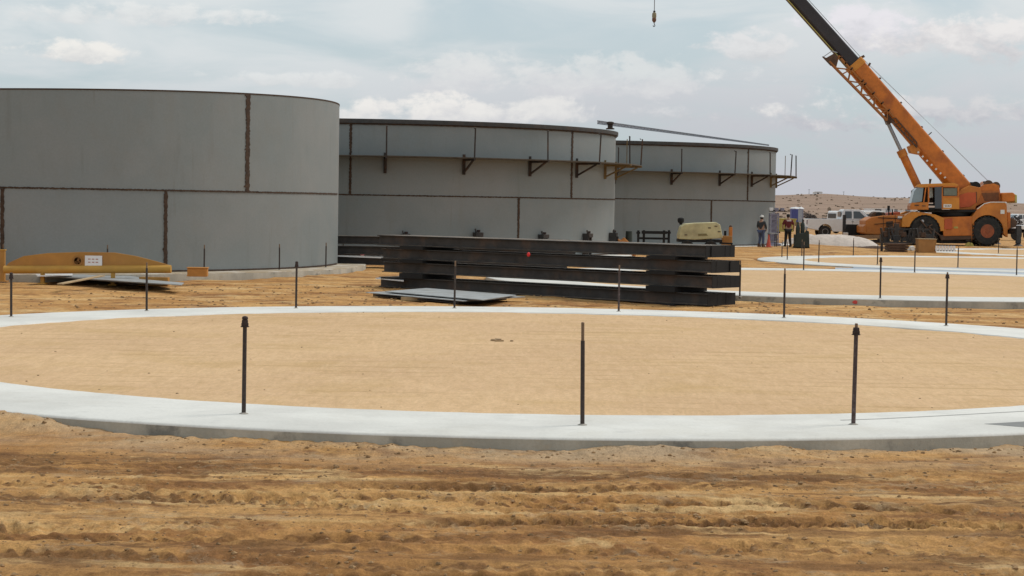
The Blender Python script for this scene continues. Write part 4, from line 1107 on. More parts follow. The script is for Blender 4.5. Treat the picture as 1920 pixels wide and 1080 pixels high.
# ------------------------------------------------------------------ vehicles
def make_pickup(label, loc, rz, body=M_white, open_door=False, grp='white vehicles parked beyond the pads', flip=False):
    t = thing('pickup_truck', label, 'pickup truck', loc, rz, grp)
    W2 = .98
    def arch(cx, r, z0, n=10, rev=False): 
        return [(cx+r*math.cos(math.pi*i/n), z0+r*math.sin(math.pi*i/n)) for i in range(n+1)][::(-1 if rev else 1)]
    # x forward (+), bed at -x
    prof = [(-2.85,.62),(-2.88,.72),(-2.86,1.26),(-.62,1.28),(-.60,1.24),(.95,1.24),(1.20,1.20),(2.45,1.12),(2.72,1.02),(2.78,.70),(2.74,.50),(2.30,.50)] + \
           [(1.80+.46*math.cos(math.pi*i/8), .48+.44*math.sin(math.pi*i/8)) for i in range(9)] + [(1.30,.42),(-1.15,.42)] + \
           [(-1.68+.46*math.cos(math.pi*i/8), .48+.44*math.sin(math.pi*i/8)) for i in range(9)] + [(-2.2,.50)]
    MB().prism(prof, -W2, W2).build('body', body, t, bevel=.03)
    cabp = [(-.60,1.25),(-.50,1.86),(-.36,1.92),(.62,1.92),(.80,1.86),(1.42,1.25)]
    c = MB(); n = len(cabp); ins = .14
    low = [(x, -W2+.03, z) if z < 1.3 else (x, -W2+.03+ins, z) for x, z in cabp]; hi = [(x, -y, z) for x, y, z in low]
    c.add(low+hi, [tuple(range(n)), tuple(range(2*n-1, n-1, -1))]+[(i,n+i,n+(i+1) % n,(i+1) % n) for i in range(n)])
    co = c.build('cab', body, t, bevel=.03)
    def pane(ps, off=.012):
        w = MB(); 
        f = lambda x, z, o: (x, -(W2-.03) + ins*(z-1.25)/.64 - o, z)
        A = [f(x,z,off) for x,z in ps]; B = [f(x,z,-.02) for x,z in ps]; k = len(ps)
        w.add(A+B, [tuple(range(k)), tuple(range(2*k-1,k-1,-1))]+[(i,k+i,k+(i+1) % k,(i+1) % k) for i in range(k)])
        w2 = MB(); w2.add([(x,-y,z) for x,y,z in A+B], [tuple(range(k)), tuple(range(2*k-1,k-1,-1))]+[(i,k+i,k+(i+1) % k,(i+1) % k) for i in range(k)])
        w.build('side_window', M_dglass, t); w2.build('side_window', M_dglass, t)
    pane([(-.42,1.32),(-.34,1.80),(.10,1.80),(.10,1.32)]); pane([(.22,1.32),(.22,1.80),(.62,1.80),(1.12,1.32)])
    MB().add([(1.40,-.80,1.30),(.86,-.72,1.82),(.86,.72,1.82),(1.40,.80,1.30),(1.44,-.80,1.30),(.90,-.72,1.82),(.90,.72,1.82),(1.44,.80,1.30)], [(0,1,2,3),(7,6,5,4),(0,4,5,1),(1,5,6,2),(2,6,7,3),(3,7,4,0)]).build('windscreen', M_glass, t)
    MB().box((-.595,0,1.60),(.03,1.2,.34)).build('rear_window', M_dglass, t)
    for x in (-1.68, 1.80):
        for y in (-.86, .86):
            w = MB(); w.lathe([(.22,-.12),(.37,-.13),(.40,-.08),(.40,.08),(.37,.13),(.22,.12)], 26, (x,y,.40), 'Y'); wo_ = w.build('wheel', M_rubber, t, smooth_=True)
            MB().lathe([(.04,-.115),(.10,-.10),(.21,-.125),(.22,-.10),(.22,.12)], 20, (x,y,.40), 'Y').build('wheel_rim', M_galv, wo_, smooth_=True)
    bd = MB(); bd.box((-1.75,0,1.275),(2.1,1.7,.012)); bd.build('bed_liner', M_black, t)
    MB().box((-2.93,0,.60),(.12,1.9,.20)).build('rear_bumper', M_galv, t, bevel=.02); MB().box((2.82,0,.58),(.14,1.9,.24)).build('front_bumper', M_galv, t, bevel=.03)
    for y in (-.78,.78): MB().box((-2.885,y,1.02),(.04,.16,.30)).build('tail_light', M_shirt, t); MB().box((2.745,y,.88),(.06,.26,.16)).build('headlight', M_glass, t)
    for y in (-1.06,1.06): MB().box((.95,y,1.36),(.10,.14,.22)).build('wing_mirror', M_black, t, bevel=.02)
    mb = MB()
    for y in (-W2-.004, W2+.004): mb.box((.155,y,.85),(.012,.006,.75)); mb.box((.16,y,1.1),(.16,.02,.03))
    mb.build('door_seams', M_black, t)
    return t
Dp = 131.0
X0 = pt(1509, 440, Dp).x
pk = make_pickup('white pickup truck behind the front of the crane, its bed towards the farthest tank', (X0+2.9, Dp, gz(X0+2.9,Dp)+.28), 0.0)
# pale heap in front of the truck
def heap(name, label, cx, cy, L_, Wd, Hh, m_, seed):
    nx_, ny_ = 60, 24; mb = MB(); xs = np.linspace(-L_/2, L_/2, nx_); ys = np.linspace(-Wd/2, Wd/2, ny_)
    XX, YY = np.meshgrid(xs, ys); sh = np.clip(1-(XX/(L_/2))**2, 0, 1)**.6*np.clip(1-(YY/(Wd/2))**2, 0, 1)**.8
    ZZ = Hh*sh*(.85+.9*fbm(XX*.8+seed, YY*1.2, seed, 4)) - .05
    v = list(zip(XX.ravel(), YY.ravel(), ZZ.ravel())); f = [(j*nx_+i, j*nx_+i+1, (j+1)*nx_+i+1, (j+1)*nx_+i) for j in range(ny_-1) for i in range(nx_-1)]
    mb.add(v, f); o = mb.build(name, m_, smooth_=True); o.location = (cx, cy, gz(cx, cy)); return tag(o, label, 'soil heap')
hx = pt(1553, 450, 119).x
heap('soil_heap', 'low pale soil heap in front of the white pickup', hx, 118.5, 5.8, 3.2, .76, M_wdirt, 5)
# tail of a white van parked further back
def make_van(label, loc, rz, grp=None):
    t = thing('van', label, 'van', loc, rz, grp)
    MB().prism([(-2.4,.35),(-2.45,1.2),(-2.35,1.95),(-2.2,2.05),(1.2,2.05),(1.5,1.95),(2.1,1.25),(2.55,1.05),(2.6,.4)], -.95, .95).build('body', M_white, t, bevel=.06)
    for y in (-.957, .957): MB().prism([(-2.1,1.35),(-2.1,1.8),(1.2,1.8),(1.75,1.35)], y-.006, y+.006).build('side_window', M_dglass, t)
    MB().box((-2.435,0,1.6),(.03,1.4,.42)).build('rear_window', M_dglass, t)
    for x in (-1.5, 1.6):
        for y in (-.85,.85):
            w = MB().lathe([(.2,-.1),(.33,-.11),(.35,0),(.33,.11),(.2,.1)], 20, (x,y,.35), 'Y').build('wheel', M_rubber, t, smooth_=True)
            MB().lathe([(.05,-.11),(.19,-.105),(.19,.1)], 14, (x,y,.35), 'Y').build('wheel_rim', M_galv, w, smooth_=True)
    return t
x_ = pt(1598, 410, 175).x; make_van('white van half hidden behind the white pickup cab', (x_+.3, 175, gz(x_,175)), math.radians(20), 'white vehicles parked beyond the pads')
# travel trailers beyond
def make_trailer(label, loc, rz, L_=6.5, H_=2.3, m_=M_white, nm='site_trailer', cat='trailer', grp='white trailers on the plain'):
    t = thing(nm, label, cat, loc, rz, grp)
    MB().box((0,0,.55+H_/2),(L_,2.3,H_)).build('body', m_, t, bevel=.08)
    MB().box((0,0,.56+H_),(L_+.1,2.4,.06)).build('roof', M_white, t, bevel=.02)
    for i in range(max(1, int(L_/2.5))):
        MB().box((-L_/2+1.2+i*2.2,-1.16,1.9),(.9,.04,.7)).build('window', M_dglass, t)
    MB().box((L_/2-.9,-1.165,1.45),(.75,.04,1.75)).build('door', M_galv, t)
    MB().box((0,0,.42),(L_*.98,2.0,.2)).build('chassis', M_black, t)
    for x in (-.45,.45): MB().lathe([(.2,-.12),(.36,-.12),(.38,0),(.36,.12),(.2,.12)], 18, (x,-1.0,.36), 'Y').build('wheel', M_rubber, t, smooth_=True)
    MB().bar((L_/2,0,.42),(L_/2+1.1,0,.42),.12).build('drawbar', M_black, t)
    return t
def far(px, py_, d): q = pt(px, py_, d); return (q.x, d, gz(q.x, d))
p_ = far(1648, 400, 270); make_trailer('pale boxy site trailer with dark window, above the crane front deck', p_, .2, 3.6, 1.7)
p_ = far(1687, 395, 330); make_trailer('long low white trailer on the plain, left of the crane cab', p_, .05, 9, 1.5)
p_ = far(1628, 402, 240); make_van('white van on the plain left of the boxy site trailer', p_, .1, 'white vehicles parked beyond the pads')
# portable toilets
tl = None
for i, (px, d, l_) in enumerate(((1489,285,'left portable toilet, blue door and white roof, on the plain'), (1499,290,'right portable toilet, pale wall and white roof, on the plain'))):
    loc = far(px, 400, d); t = thing('portable_toilet', l_, 'portable toilet', loc, .1, 'portable toilets')
    MB().box((0,0,1.05),(.95,1.1,2.0)).build('cabin', M_blue if i == 0 else M_lilac, t, bevel=.03)
    MB().lathe([(.72,0),(.70,.10),(.45,.22),(.1,.26)], 4, (0,0,2.06)).build('roof', M_white, t)
    MB().box((-.05,-.565,1.0),(.7,.03,1.8)).build('door', M_blue if i == 0 else M_galv, t); MB().cyl((.35,.4,2.0),(.35,.4,2.5),.04).build('vent_pipe', M_white, t)
# yellow skip behind the people
loc = far(1469, 408, 170); t = thing('yellow_skip', 'dull yellow metal skip seen between the two people', 'skip', loc, .1)
MB().prism([(-.75,.15),(.75,.15),(1.0,1.25),(-1.0,1.25)], -.7, .7).build('bin', M_ydull, t, bevel=.03); MB().box((0,0,1.28),(2.1,1.5,.08)).build('rim', M_ydull, t)
mb = MB(); [mb.box((x,-.72,.7),(.07,.06,.95)) for x in (-.5,0,.5)]; mb.build('ribs', M_ydull, t); mb = MB(); mb.box((-.5,0,.07),(.2,1.2,.14)); mb.box((.5,0,.07),(.2,1.2,.14)); mb.build('feet', M_black, t)
# far right pickup and flatbed trailer
loc = far(1912, 405, 235); make_pickup('white pickup truck at the right picture edge beyond the crane', loc, math.radians(200))
loc = far(1938, 436, 150); t = thing('flatbed_trailer', 'white flatbed trailer at the right picture edge behind the crane wheel', 'trailer', (loc[0], 150, loc[2]))
MB().box((0,0,1.02),(5.6,2.2,.30)).build('deck', M_white, t, bevel=.02); MB().box((0,0,.76),(5.4,1.4,.20)).build('chassis', M_black, t)
for x in (-1.6,-.65,1.4): MB().lathe([(.2,-.14),(.40,-.14),(.43,0),(.40,.14),(.2,.14)], 20, (x,-.98,.43), 'Y').build('wheel', M_rubber, t, smooth_=True)
MB().box((0,0,1.78),(.1,2.0,.0+.5)).build('headboard', M_galv, t); MB().bar((-2.8,0,.76),(-3.9,0,.6),.14).build('drawbar', M_black, t)
# small clump of dark bushes far right
def shrub(label, loc, w, h, seed):
    t = thing('desert_shrub', label, 'shrub', loc, 0, 'dark shrubs on the plain'); rnd = random.Random(seed); mb = MB()
    for i in range(500):
        a = rnd.uniform(0, 6.28); r = w/2*math.sqrt(rnd.random()); z = h*(1-(r/(w/2))**2)**.5*rnd.random()**.5
        p = Vector((r*math.cos(a), r*math.sin(a), z)); u = Vector((rnd.gauss(0,1),rnd.gauss(0,1),rnd.gauss(0,1))).normalized(); v = u.cross(Vector((rnd.gauss(0,1),rnd.gauss(0,1),rnd.gauss(0,1)))).normalized()
        s = .10*rnd.uniform(.6,1.4); mb.add([p-u*s, p+v*s*.6, p+u*s, p-v*s*.6], [(0,1,2,3)])
    mb.build('foliage', M_shrub, t)
    mb = MB()
    for i in range(6): a = i*1.05; mb.cyl((0,0,0),(math.cos(a)*w*.3, math.sin(a)*w*.3, h*.6),.03,.012,6)
    mb.build('stems', M_brown, t)
q = far(1905, 395, 190); shrub('tall dark shrub at the right picture edge, right of the crane counterweight', q, 1.6, 1.9, 3)
for i, (px, d, w, l_) in enumerate(((1521,330,2.6,'low dark shrub right of the portable toilets'),(1512,420,3.0,'low shrub far behind the portable toilets'),(1545,230,2.4,'low reddish dark shrub just behind the pickup bed'),(1530,250,1.8,'small dark shrub behind the left end of the pickup'))):
    shrub(l_, far(px, 400, d), w, w*.45, 10+i)
def scrub():
    rnd = random.Random(11); mb = MB(); xs, ys = [], []
    for i in range(700):
        y = 230*(1700/190.)**rnd.random(); x = y*rnd.uniform(.10, .34); xs.append(x); ys.append(y)
    zs, _ = terrain(np.array(xs), np.array(ys))
    for x, y, z in zip(xs, ys, zs):
        w = rnd.uniform(.4, 1.2)*(1+y/1100.)
        for k in range(7):
            a = rnd.uniform(0, 6.28); px_, py_ = x+math.cos(a)*w*.4*rnd.random(), y+math.sin(a)*w*.4*rnd.random(); hh = w*rnd.uniform(.15,.38); b = rnd.uniform(0, 6.28)
            u = Vector((math.cos(b), math.sin(b), 0))*w*.28; c = Vector((px_,py_,z-.05))
            mb.add([c-u, c+u, c+u*.6+Vector((rnd.gauss(0,.1),rnd.gauss(0,.1),hh)), c-u*.5+Vector((rnd.gauss(0,.1),rnd.gauss(0,.1),hh*.8))], [(0,1,2,3)])
    o = mb.build('desert_scrub', mat('dry_scrub', (.20,.145,.095), .95, 0, .3, 1)); tag(o, 'low dry scrub dotted over the plain and the distant hill', 'scrub', kind='stuff')
scrub()
# building on the hill
q = far(1533, 360, 1750); t = thing('hill_building', 'small white building on top of the distant hill', 'building', (q[0], 1750, q[2]-.2))
MB().box((0,0,.7),(8,5,1.4)).build('wall', M_white, t); MB().prism([(-4.3,1.41),(4.3,1.41),(3.0,2.2),(-3.0,2.2)], -2.8, 2.8).build('roof', M_hat, t); MB().box((0,-2.52,.6),(1.4,.1,1.1)).build('door', M_black, t)
for i, (px, h_, l_) in enumerate(((1517,4.5,'thin mast on the distant hill left of the white building'), (1582,3,'thin mast on the distant ridge right of the white building'))):
    q = far(px, 360, 1760); t = thing('mast', l_, 'mast', (q[0],1760,q[2]), 0, 'masts on the distant hill')
    MB().cyl((0,0,0),(0,0,h_),.22,.1,8).build('pole', M_dark, t); MB().box((0,0,h_*.9),(1.6,.3,.3)).build('cross_arm', M_dark, t)

# ------------------------------------------------------------------ crane
DC = 126.0; g0 = .12
CO = pt(1760, 461, DC); CO = Vector((CO.x, DC, g0))
s_m = DC/F
ybase = 461
def cc(px, py):
    q = pt(px, py, DC); return (q.x-CO.x, q.z-CO.z)
crane = thing('mobile_crane', 'orange rough terrain crane with long raised telescopic boom and big tyres', 'crane', CO)
def prism(name, pxs, y0, y1, m_, parent=crane, bev=.03):
    return MB().prism([cc(*p) for p in pxs], y0, y1).build(name, m_, parent, bevel=bev)
# wheels
wheelpos = []
def crane_wheel(px, y, yf):
    x, z = cc(px, 434); r = .97; z = r - .02
    w = MB(); w.lathe([(.42,-.30),(.56,-.34),(.86,-.33),(.94,-.24),(.95,0),(.94,.24),(.86,.33),(.56,.34),(.42,.30)], 40, (x,y,z), 'Y')
    for k in range(24):
        a = 2*math.pi*k/24
        for sd_ in (-1, 1):
            Mx = Matrix.Rotation(-a+(.12*sd_), 3, 'Y'); c = Vector((math.cos(a+.06*sd_)*.955, 0, math.sin(a+.06*sd_)*.955))
            w.box((x+c.x, y+sd_*.17, z+c.z), (.07,.34,.10), M=Mx)
    wo_ = w.build('wheel', M_rubber, crane, smooth_=True)
    rm = MB(); rm.lathe([(.44,yf*.33),(.42,yf*.30),(.38,yf*.20),(.26,yf*.16),(.24,yf*.30),(.14,yf*.32),(.12,yf*.36),(.02,yf*.36)], 30, (x,y,z), 'Y')
    rm.build('wheel_rim', mat('rim_dull_orange', (.30,.075,.025), .6, 0, .25, 6, 0, None, (.14,.05,.025), .7, 3) if px > 1800 else M_dark, wo_, smooth_=True)  # front rims in dark steel, painting in the shadow under the fender
    bl = MB()
    for k in range(10): a = k*.628; bl.cyl((x+.35*math.cos(a), y+yf*.16, z+.35*math.sin(a)), (x+.35*math.cos(a), y+yf*.22, z+.35*math.sin(a)), .03, None, 6)
    bl.build('wheel_bolts', M_brown, wo_)
for px in (1841, 1725):
    crane_wheel(px, -1.15, -1); crane_wheel(px+2, 1.25, 1)
# carrier
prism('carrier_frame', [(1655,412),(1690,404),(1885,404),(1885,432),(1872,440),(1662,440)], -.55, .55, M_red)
prism('side_panel', [(1757,407),(1818,405),(1816,441),(1760,442)], -1.42, -1.30, M_orange)
prism('side_panel', [(1757,407),(1818,405),(1816,441),(1760,442)], 1.30, 1.42, M_orange)
prism('step_box', [(1761,411),(1776,409),(1776,429),(1761,430)], -1.50, -1.425, M_red)
prism('lower_sill', [(1752,440),(1824,438),(1820,448),(1756,450)], -1.38, -.9, M_brown)
def arch_poly(cx, cy, r, x0, x1, yt0, yt1, ybot, lo=0.0, hi=math.pi):
    # outer outline then inner arch
    out = [(x0, ybot), (x0, yt0+8), (x0+6, yt0), (x1-6, yt1), (x1, yt1+5), (x1, ybot)]
    inn = [(cx+r*math.cos(lo+(hi-lo)*i/14), cy-r*math.sin(lo+(hi-lo)*i/14)) for i in range(15)]
    return out + inn
prism('rear_fender', [(1812,441),(1813,405),(1822,393),(1835,383),(1846,380),(1874,380),(1877,384),(1879,444)] + [(1841+30*math.cos(math.radians(d)), 433-30*math.sin(math.radians(d))) for d in range(-8,181,12)], -1.46, -.80, M_fend)
prism('rear_fender', [(1812,441),(1813,405),(1822,393),(1835,383),(1846,380),(1874,380),(1877,384),(1879,444)] + [(1841+30*math.cos(math.radians(d)), 433-30*math.sin(math.radians(d))) for d in range(-8,181,12)], .80, 1.46, M_fend)
prism('hood', [(1824,392),(1836,382.5),(1847,380.5),(1874,380.5),(1876,404),(1822,404)], -.78, .78, M_red)
a, b = cc(1824,389.5), cc(1876,379)
MB().add([],[]) 
mb = MB(); P3 = [cc(1822,392),cc(1835,382),cc(1847,379),cc(1876,379)]
for i in range(3): mb.bar((P3[i][0],-1.47,P3[i][1]),(P3[i+1][0],-1.47,P3[i+1][1]),.05,.05)
mb.build('hand_rail', M_hat, crane)
fr = [(1682,425),(1684,408),(1692,401),(1703,396.5),(1722,398),(1745,402),(1760,408),(1764,415),(1764,432)] + [(1725+29*math.cos(math.radians(d)), 433-30*math.sin(math.radians(d))) for d in range(0,166,11)]
prism('front_fender', fr, -1.46, -.80, M_orange2); prism('front_fender', fr, .80, 1.46, M_orange2)
prism('front_deck', [(1617,413),(1628,407),(1650,404),(1690,402),(1690,436),(1672,441),(1617,439)], -1.15, 1.15, M_fend, bev=.06)
prism('bumper_box', [(1612,424),(1618,420),(1618,438),(1612,436)], -1.2, 1.2, M_fend)
prism('front_winch', [(1632,401),(1637,397),(1656,398),(1659,405),(1632,406)], -.5, .5, M_brown)
x_, z_ = cc(1645,403); MB().cyl((x_,-.62,z_),(x_,.62,z_),.20,None,18).build('winch_drum', M_black, crane, smooth_=True)
prism('deck_box', [(1662,399),(1683,397),(1684,405),(1660,406)], -.8, .5, M_red)
mb = MB(); 
for q in ((1661,386),(1668,392)): a = cc(*q); b = cc(q[0]+.5, 404); mb.bar((a[0],-.9,a[1]),(b[0],-.9,b[1]),.07)
mb.build('mirror_stand', M_black, crane); a = cc(1661,390); MB().box((a[0],-.92,a[1]),(.16,.08,.30)).build('mirror', M_black, crane)
a = cc(1681,408); MB().box((a[0],-1.165,a[1]),(.30,.02,.20)).build('front_decal', M_white, crane)
a = cc(1869,397); MB().box((a[0],-1.475,a[1]),(.26,.012,.26)).build('rear_decal', M_hat, crane)
a = cc(1783,426); MB().box((a[0],-1.43,a[1]),(.26,.02,.12)).build('side_lamp', M_ydull, crane)
# outriggers front and rear
def outrigger(px, ylist, arm=M_brown):
    for y in ylist:
        x, z = cc(px, 434); sg_ = -1 if y < 0 else 1
        ob = MB().box((x, sg_*1.75, .98), (.42,2.1,.36)).build('outrigger_beam', arm, crane, bevel=.02)
        MB().box((x, sg_*2.75, .78), (.30,.30,1.15)).build('outrigger_jack', M_dark, ob, bevel=.02)
        MB().cyl((x, sg_*2.75, .22), (x, sg_*2.75, .05), .10, .32, 16).build('outrigger_float', M_dark, ob)
outrigger(1665, (-1, 1)); outrigger(1889, (-1, 1), M_black)
prism('outrigger_box', [(1652,426),(1690,424),(1694,446),(1652,448)], -1.25, 1.25, M_brown)
prism('axle_housing', [(1690,430),(1756,430),(1756,446),(1690,448)], -.6, .6, M_dark)
prism('rear_box', [(1878,408),(1893,409),(1899,417),(1897,425),(1878,430)], -1.1, 1.1, M_brown)
prism('rear_step', [(1880,398),(1886,398),(1886,430),(1880,430)], -1.2, -1.1, M_orange)
a = cc(1727,424); mb = MB()
for (u, v) in (((1716,412),(1745,446)),((1730,424),(1752,440)),((1708,440),(1738,420))):
    p, q = cc(*u), cc(*v); mb.bar((p[0],-1.60,p[1]),(q[0],-1.60,q[1]),.07)
mb.build('steering_link', M_brown, crane)
a = cc(1720,414); MB().cyl((a[0],-1.62,a[1]),(a[0],-1.5,a[1]),.10,None,12).build('fender_lamp', M_galv, crane)
prism('underframe', [(1750,438),(1822,438),(1822,452),(1812,456),(1760,456),(1750,452)], -.85, .85, M_dark)
prism('wheel_well', [(1696,402),(1756,404),(1762,430),(1762,446),(1690,446),(1690,420)], -.80, .80, M_black)
prism('wheel_well', [(1808,400),(1874,398),(1874,446),(1808,446)], -.79, .79, M_black)
prism('fuel_tank', [(1762,431),(1800,431),(1802,446),(1764,447)], -1.28, -.86, M_brown)
prism('battery_box', [(1802,438),(1812,438),(1812,452),(1802,452)], -1.25, -.86, M_dark)
hs = MB()
for k, (u, v, w_) in enumerate((((1690,404),(1716,395),.05),((1694,408),(1730,400),.04),((1640,408),(1690,410),.05),((1633,420),(1680,417),.04))):
    p, q = cc(*u), cc(*v); hs.bar((p[0],-1.19-.02*k,p[1]),(q[0],-1.19-.02*k,q[1]),w_)
hs.build('hydraulic_hose', M_black, crane)
pl_ = MB()
for u, v in (((1650,405),(1650,438)),((1672,403),(1673,438))):
    p, q = cc(*u), cc(*v); pl_.bar((p[0],-1.155,p[1]),(q[0],-1.155,q[1]),.03,.02)
pl_.build('deck_seam', M_brown, crane)
prism('deck_vent', [(1655,415),(1668,414),(1668,424),(1655,425)], -1.17, -1.14, M_brown)
for (u, v, w_) in (((1786,394),(1786,365),.05),((1824,360),(1824,380),.05)):
    p, q = cc(*u), cc(*v); MB().bar((p[0],-.985,p[1]),(q[0],-.985,q[1]),w_).build('body_seam', M_brown, crane)
prism('grease_stain_plate', [(1834,362),(1866,361),(1866,376),(1840,377)], -.93, -.90, mat('greasy_brown', (.17,.06,.02), .6, 0, .3, 3))
p, q = cc(1650,443), cc(1574,444)
ob = MB().bar((p[0],-1.9,p[1]),(q[0],-1.9,q[1]),.30,.24).build('outrigger_beam', mat('outrigger_tan', (.26,.15,.08), .7, 0, .25, 3), crane)
p = cc(1576,438); MB().box((p[0],-1.9,(p[1]+.12)/2+.05),(.30,.30,p[1]-.02)).build('outrigger_jack', M_wdirt, ob, bevel=.03)
MB().box((p[0],-1.9,.06),(.85,.7,.12)).build('outrigger_mat', M_brown, ob)
MB().prism([cc(1594,450),cc(1650,448),cc(1650,454),cc(1600,455)], -1.6, -1.2).build('outrigger_shield', M_dark, ob)
# turntable and superstructure
x_, z_ = cc(1785, 399); MB().lathe([(1.25,-.22),(1.3,-.1),(1.3,.08),(1.15,.2)], 36, (x_,0,z_)).build('turntable', M_black, crane, smooth_=True)
prism('turntable_deck', [(1726,393),(1822,393),(1822,398),(1732,398)], -1.35, 1.2, M_black)
prism('superstructure', [(1787,393),(1787,366),(1796,356),(1812,348),(1832,352),(1834,362),(1826,380),(1822,393)], -.95, -.55, M_fend)
prism('superstructure', [(1787,393),(1787,366),(1796,356),(1812,348),(1832,352),(1834,362),(1826,380),(1822,393)], .55, .95, M_orange)
prism('side_cover', [(1790,390),(1792,366),(1808,361),(1824,361),(1824,380),(1812,388)], -1.0, -.955, M_red)
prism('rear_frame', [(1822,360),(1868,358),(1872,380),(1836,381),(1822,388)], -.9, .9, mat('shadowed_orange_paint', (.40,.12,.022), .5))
hz_ = prism('hoist_housing', [(1830,352),(1840,346),(1858,344),(1868,348),(1870,362),(1828,362)], -.8, .8, M_orange)
for px, py, r in ((1824,350,.26),(1848,347,.25),(1862,349,.22)):
    x_, z_ = cc(px, py); d_ = MB().cyl((x_,-.70,z_),(x_,.70,z_),r,None,20).build('hoist_drum', M_orange if px > 1830 else M_black, crane, smooth_=True)
    MB().cyl((x_,-.78,z_),(x_,-.70,z_),r*1.25,None,20).build('drum_flange', M_brown if px > 1830 else M_black, d_, smooth_=True)
for px, py in ((1822,343),(1847,341.5)):
    x_, z_ = cc(px, py); MB().box((x_,-.3,z_),(.34,.3,.10)).build('rope_guide', M_black, crane)
prism('counterweight', [(1870,362),(1890,361),(1894,364),(1894,377),(1870,379)], -1.25, 1.25, M_orange, bev=.06)
prism('counterweight_edge', [(1893.5,364),(1898,366),(1898,381),(1893.5,378)], -1.2, 1.2, M_ydull)
# cab
def cabp(name, pxs, y0, y1, m_, parent): return prism(name, pxs, y0, y1, m_, parent, .01)
cab = cabp('cab', [(1697,393),(1697,386),(1700,380),(1731,379),(1731,393)], -1.62, -.70, M_fend, crane)
cabp('cab_rear_panel', [(1756,392),(1756,369),(1788,369),(1788,392)], -1.62, -.70, M_orange2, cab)
cabp('cab_floor', [(1731,389),(1756,389),(1756,393),(1731,393)], -1.60, -.72, M_black, cab)
cabp('cab_far_side', [(1703,380),(1704,358),(1714,350),(1786,347),(1786,369),(1756,380)], -.74, -.70, M_brown, cab)
cabp('cab_roof', [(1710,351),(1716,345.5),(1778,343.5),(1786,347),(1786,351),(1752,351),(1716,352)], -1.64, -.68, M_orange2, cab)
mb = MB()
for u, v, w_ in (((1731,351),(1731,380),.09),((1756,350),(1756,392),.10),((1786,350),(1786,370),.10),((1731,350),(1786,350),.10),((1726,352),(1722,380),.07),((1756,369),(1788,369),.08)):
    p, q = cc(*u), cc(*v); mb.bar((p[0],-1.60,p[1]),(q[0],-1.60,q[1]),w_,w_)
mb.build('cab_pillar', M_orange, cab)
cabp('windscreen', [(1699,381),(1705,358),(1712,351),(1722,352),(1719,378)], -1.58, -.76, M_glass, cab)
cabp('rear_side_window', [(1759,353),(1784,353),(1784,367),(1759,367)], -1.60, -1.58, mat('greenish_glass', (.16,.17,.13), .15), cab)
cabp('opposite_window', [(1733,352),(1741,352),(1742,370),(1734,372)], -1.20, -1.18, mat('pale_glass', (.55,.60,.55), .3), cab)
cabp('door', [(1742,351),(1755,351),(1755,391),(1742,391)], -1.70, -1.64, M_dglass, cab)
mb = MB(); a = cc(1740,384); mb.box((a[0],-1.1,a[1]),(.45,.5,.12)); a = cc(1746,377); mb.box((a[0],-1.1,a[1]),(.12,.5,.6)); mb.build('seat', M_black, cab)
a = cc(1737,336); b = cc(1736,345); mb = MB(); mb.cyl((b[0],-1.2,b[1]),(a[0],-1.2,a[1]),.05,.09,10); mb.build('beacon', M_dark, cab)
a = cc(1766,386); dc = MB().box((a[0],-1.625,a[1]),(.52,.012,.22)).build('cab_decal', M_hat, cab)
mk = MB(); [mk.box((a[0]-.14+.10*i,-1.634,a[1]),(.055,.006,.12), M=Matrix.Rotation(.3*(i-1),3,'Y')) for i in range(4)]; mk.build('decal_marks', mat('decal_grey', (.25,.2,.18), .7), dc)
a = cc(1709,385); mb = MB(); mb.box((a[0],-1.63,a[1]),(.26,.03,.08)); a = cc(1722,386); mb.box((a[0],-1.63,a[1]),(.22,.03,.06)); mb.build('cab_vent', M_brown, cab)
# boom
def bvec(px, py, y=0.0): a = cc(px, py); return Vector((a[0], y, a[1]))
def boxbeam(name, p, q, h0, h1, w0, w1, m_, parent=crane, bev=.04):
    d = (q-p).normalized(); side = Vector((0,1,0)); up = side.cross(d).normalized()
    if up.z < 0: up = -up
    # eight-sided section: flat top, chamfered belly
    vs = []
    for e, h, w in ((p,h0,w0),(q,h1,w1)):
        for (i, j) in ((-.5,.42),(-.42,.5),(.42,.5),(.5,.42),(.5,-.28),(.28,-.5),(-.28,-.5),(-.5,-.28)): vs.append(e + side*i*w + up*j*h)
    return MB().add(vs, [tuple(range(7,-1,-1)), tuple(range(8,16))]+[(i,(i+1) % 8,8+(i+1) % 8,8+i) for i in range(8)]).build(name, m_, parent, bevel=bev)
P0, P1 = bvec(1817,372), bvec(1600,119); TIP = bvec(1228,-303)
foot, mid = P0, P0.lerp(P1, .35)
bs = boxbeam('boom_base_section', P0, P1, 1.30, 1.14, .95, .85, M_orange)
boxbeam('boom_collar', P0.lerp(P1,.962), P0.lerp(P1,1.003), 1.24, 1.24, .95, .95, M_orange2, bs, .02)
boxbeam('boom_second_section', P1-(P1-P0).normalized()*1.5, bvec(1291,-226), .98, .94, .70, .66, M_boomblk)
boxbeam('boom_third_section', bvec(1297,-219), TIP, .80, .76, .54, .52, M_orange2)
dB = (P1-P0).normalized(); upB = Vector((0,1,0)).cross(dB).normalized(); upB = upB if upB.z > 0 else -upB
MB().bar(P1-upB*.47+Vector((0,-.3,0)), bvec(1291,-226)-upB*.46+Vector((0,-.3,0)), .05, .05).build('boom_edge_rail', M_ydull, crane)
# welded ribs and dark cleats on the base section
mb = MB()
for f in (.12,.30,.48,.66,.84): c = P0.lerp(P1, f); mb.bar(c+upB*.60+Vector((0,-.2,0)), c+upB*.70+Vector((0,-.2,0)), .14, .12)
mb.build('rope_roller', M_brown, crane)
c = P1+upB*.70; mb = MB(); mb.bar(P1+upB*.5, P1+upB*.85-dB*.1, .16); mb.bar(P1-dB*.8+upB*.55, P1-dB*.7+upB*.85, .12); mb.build('boom_cleat', M_brown, crane)
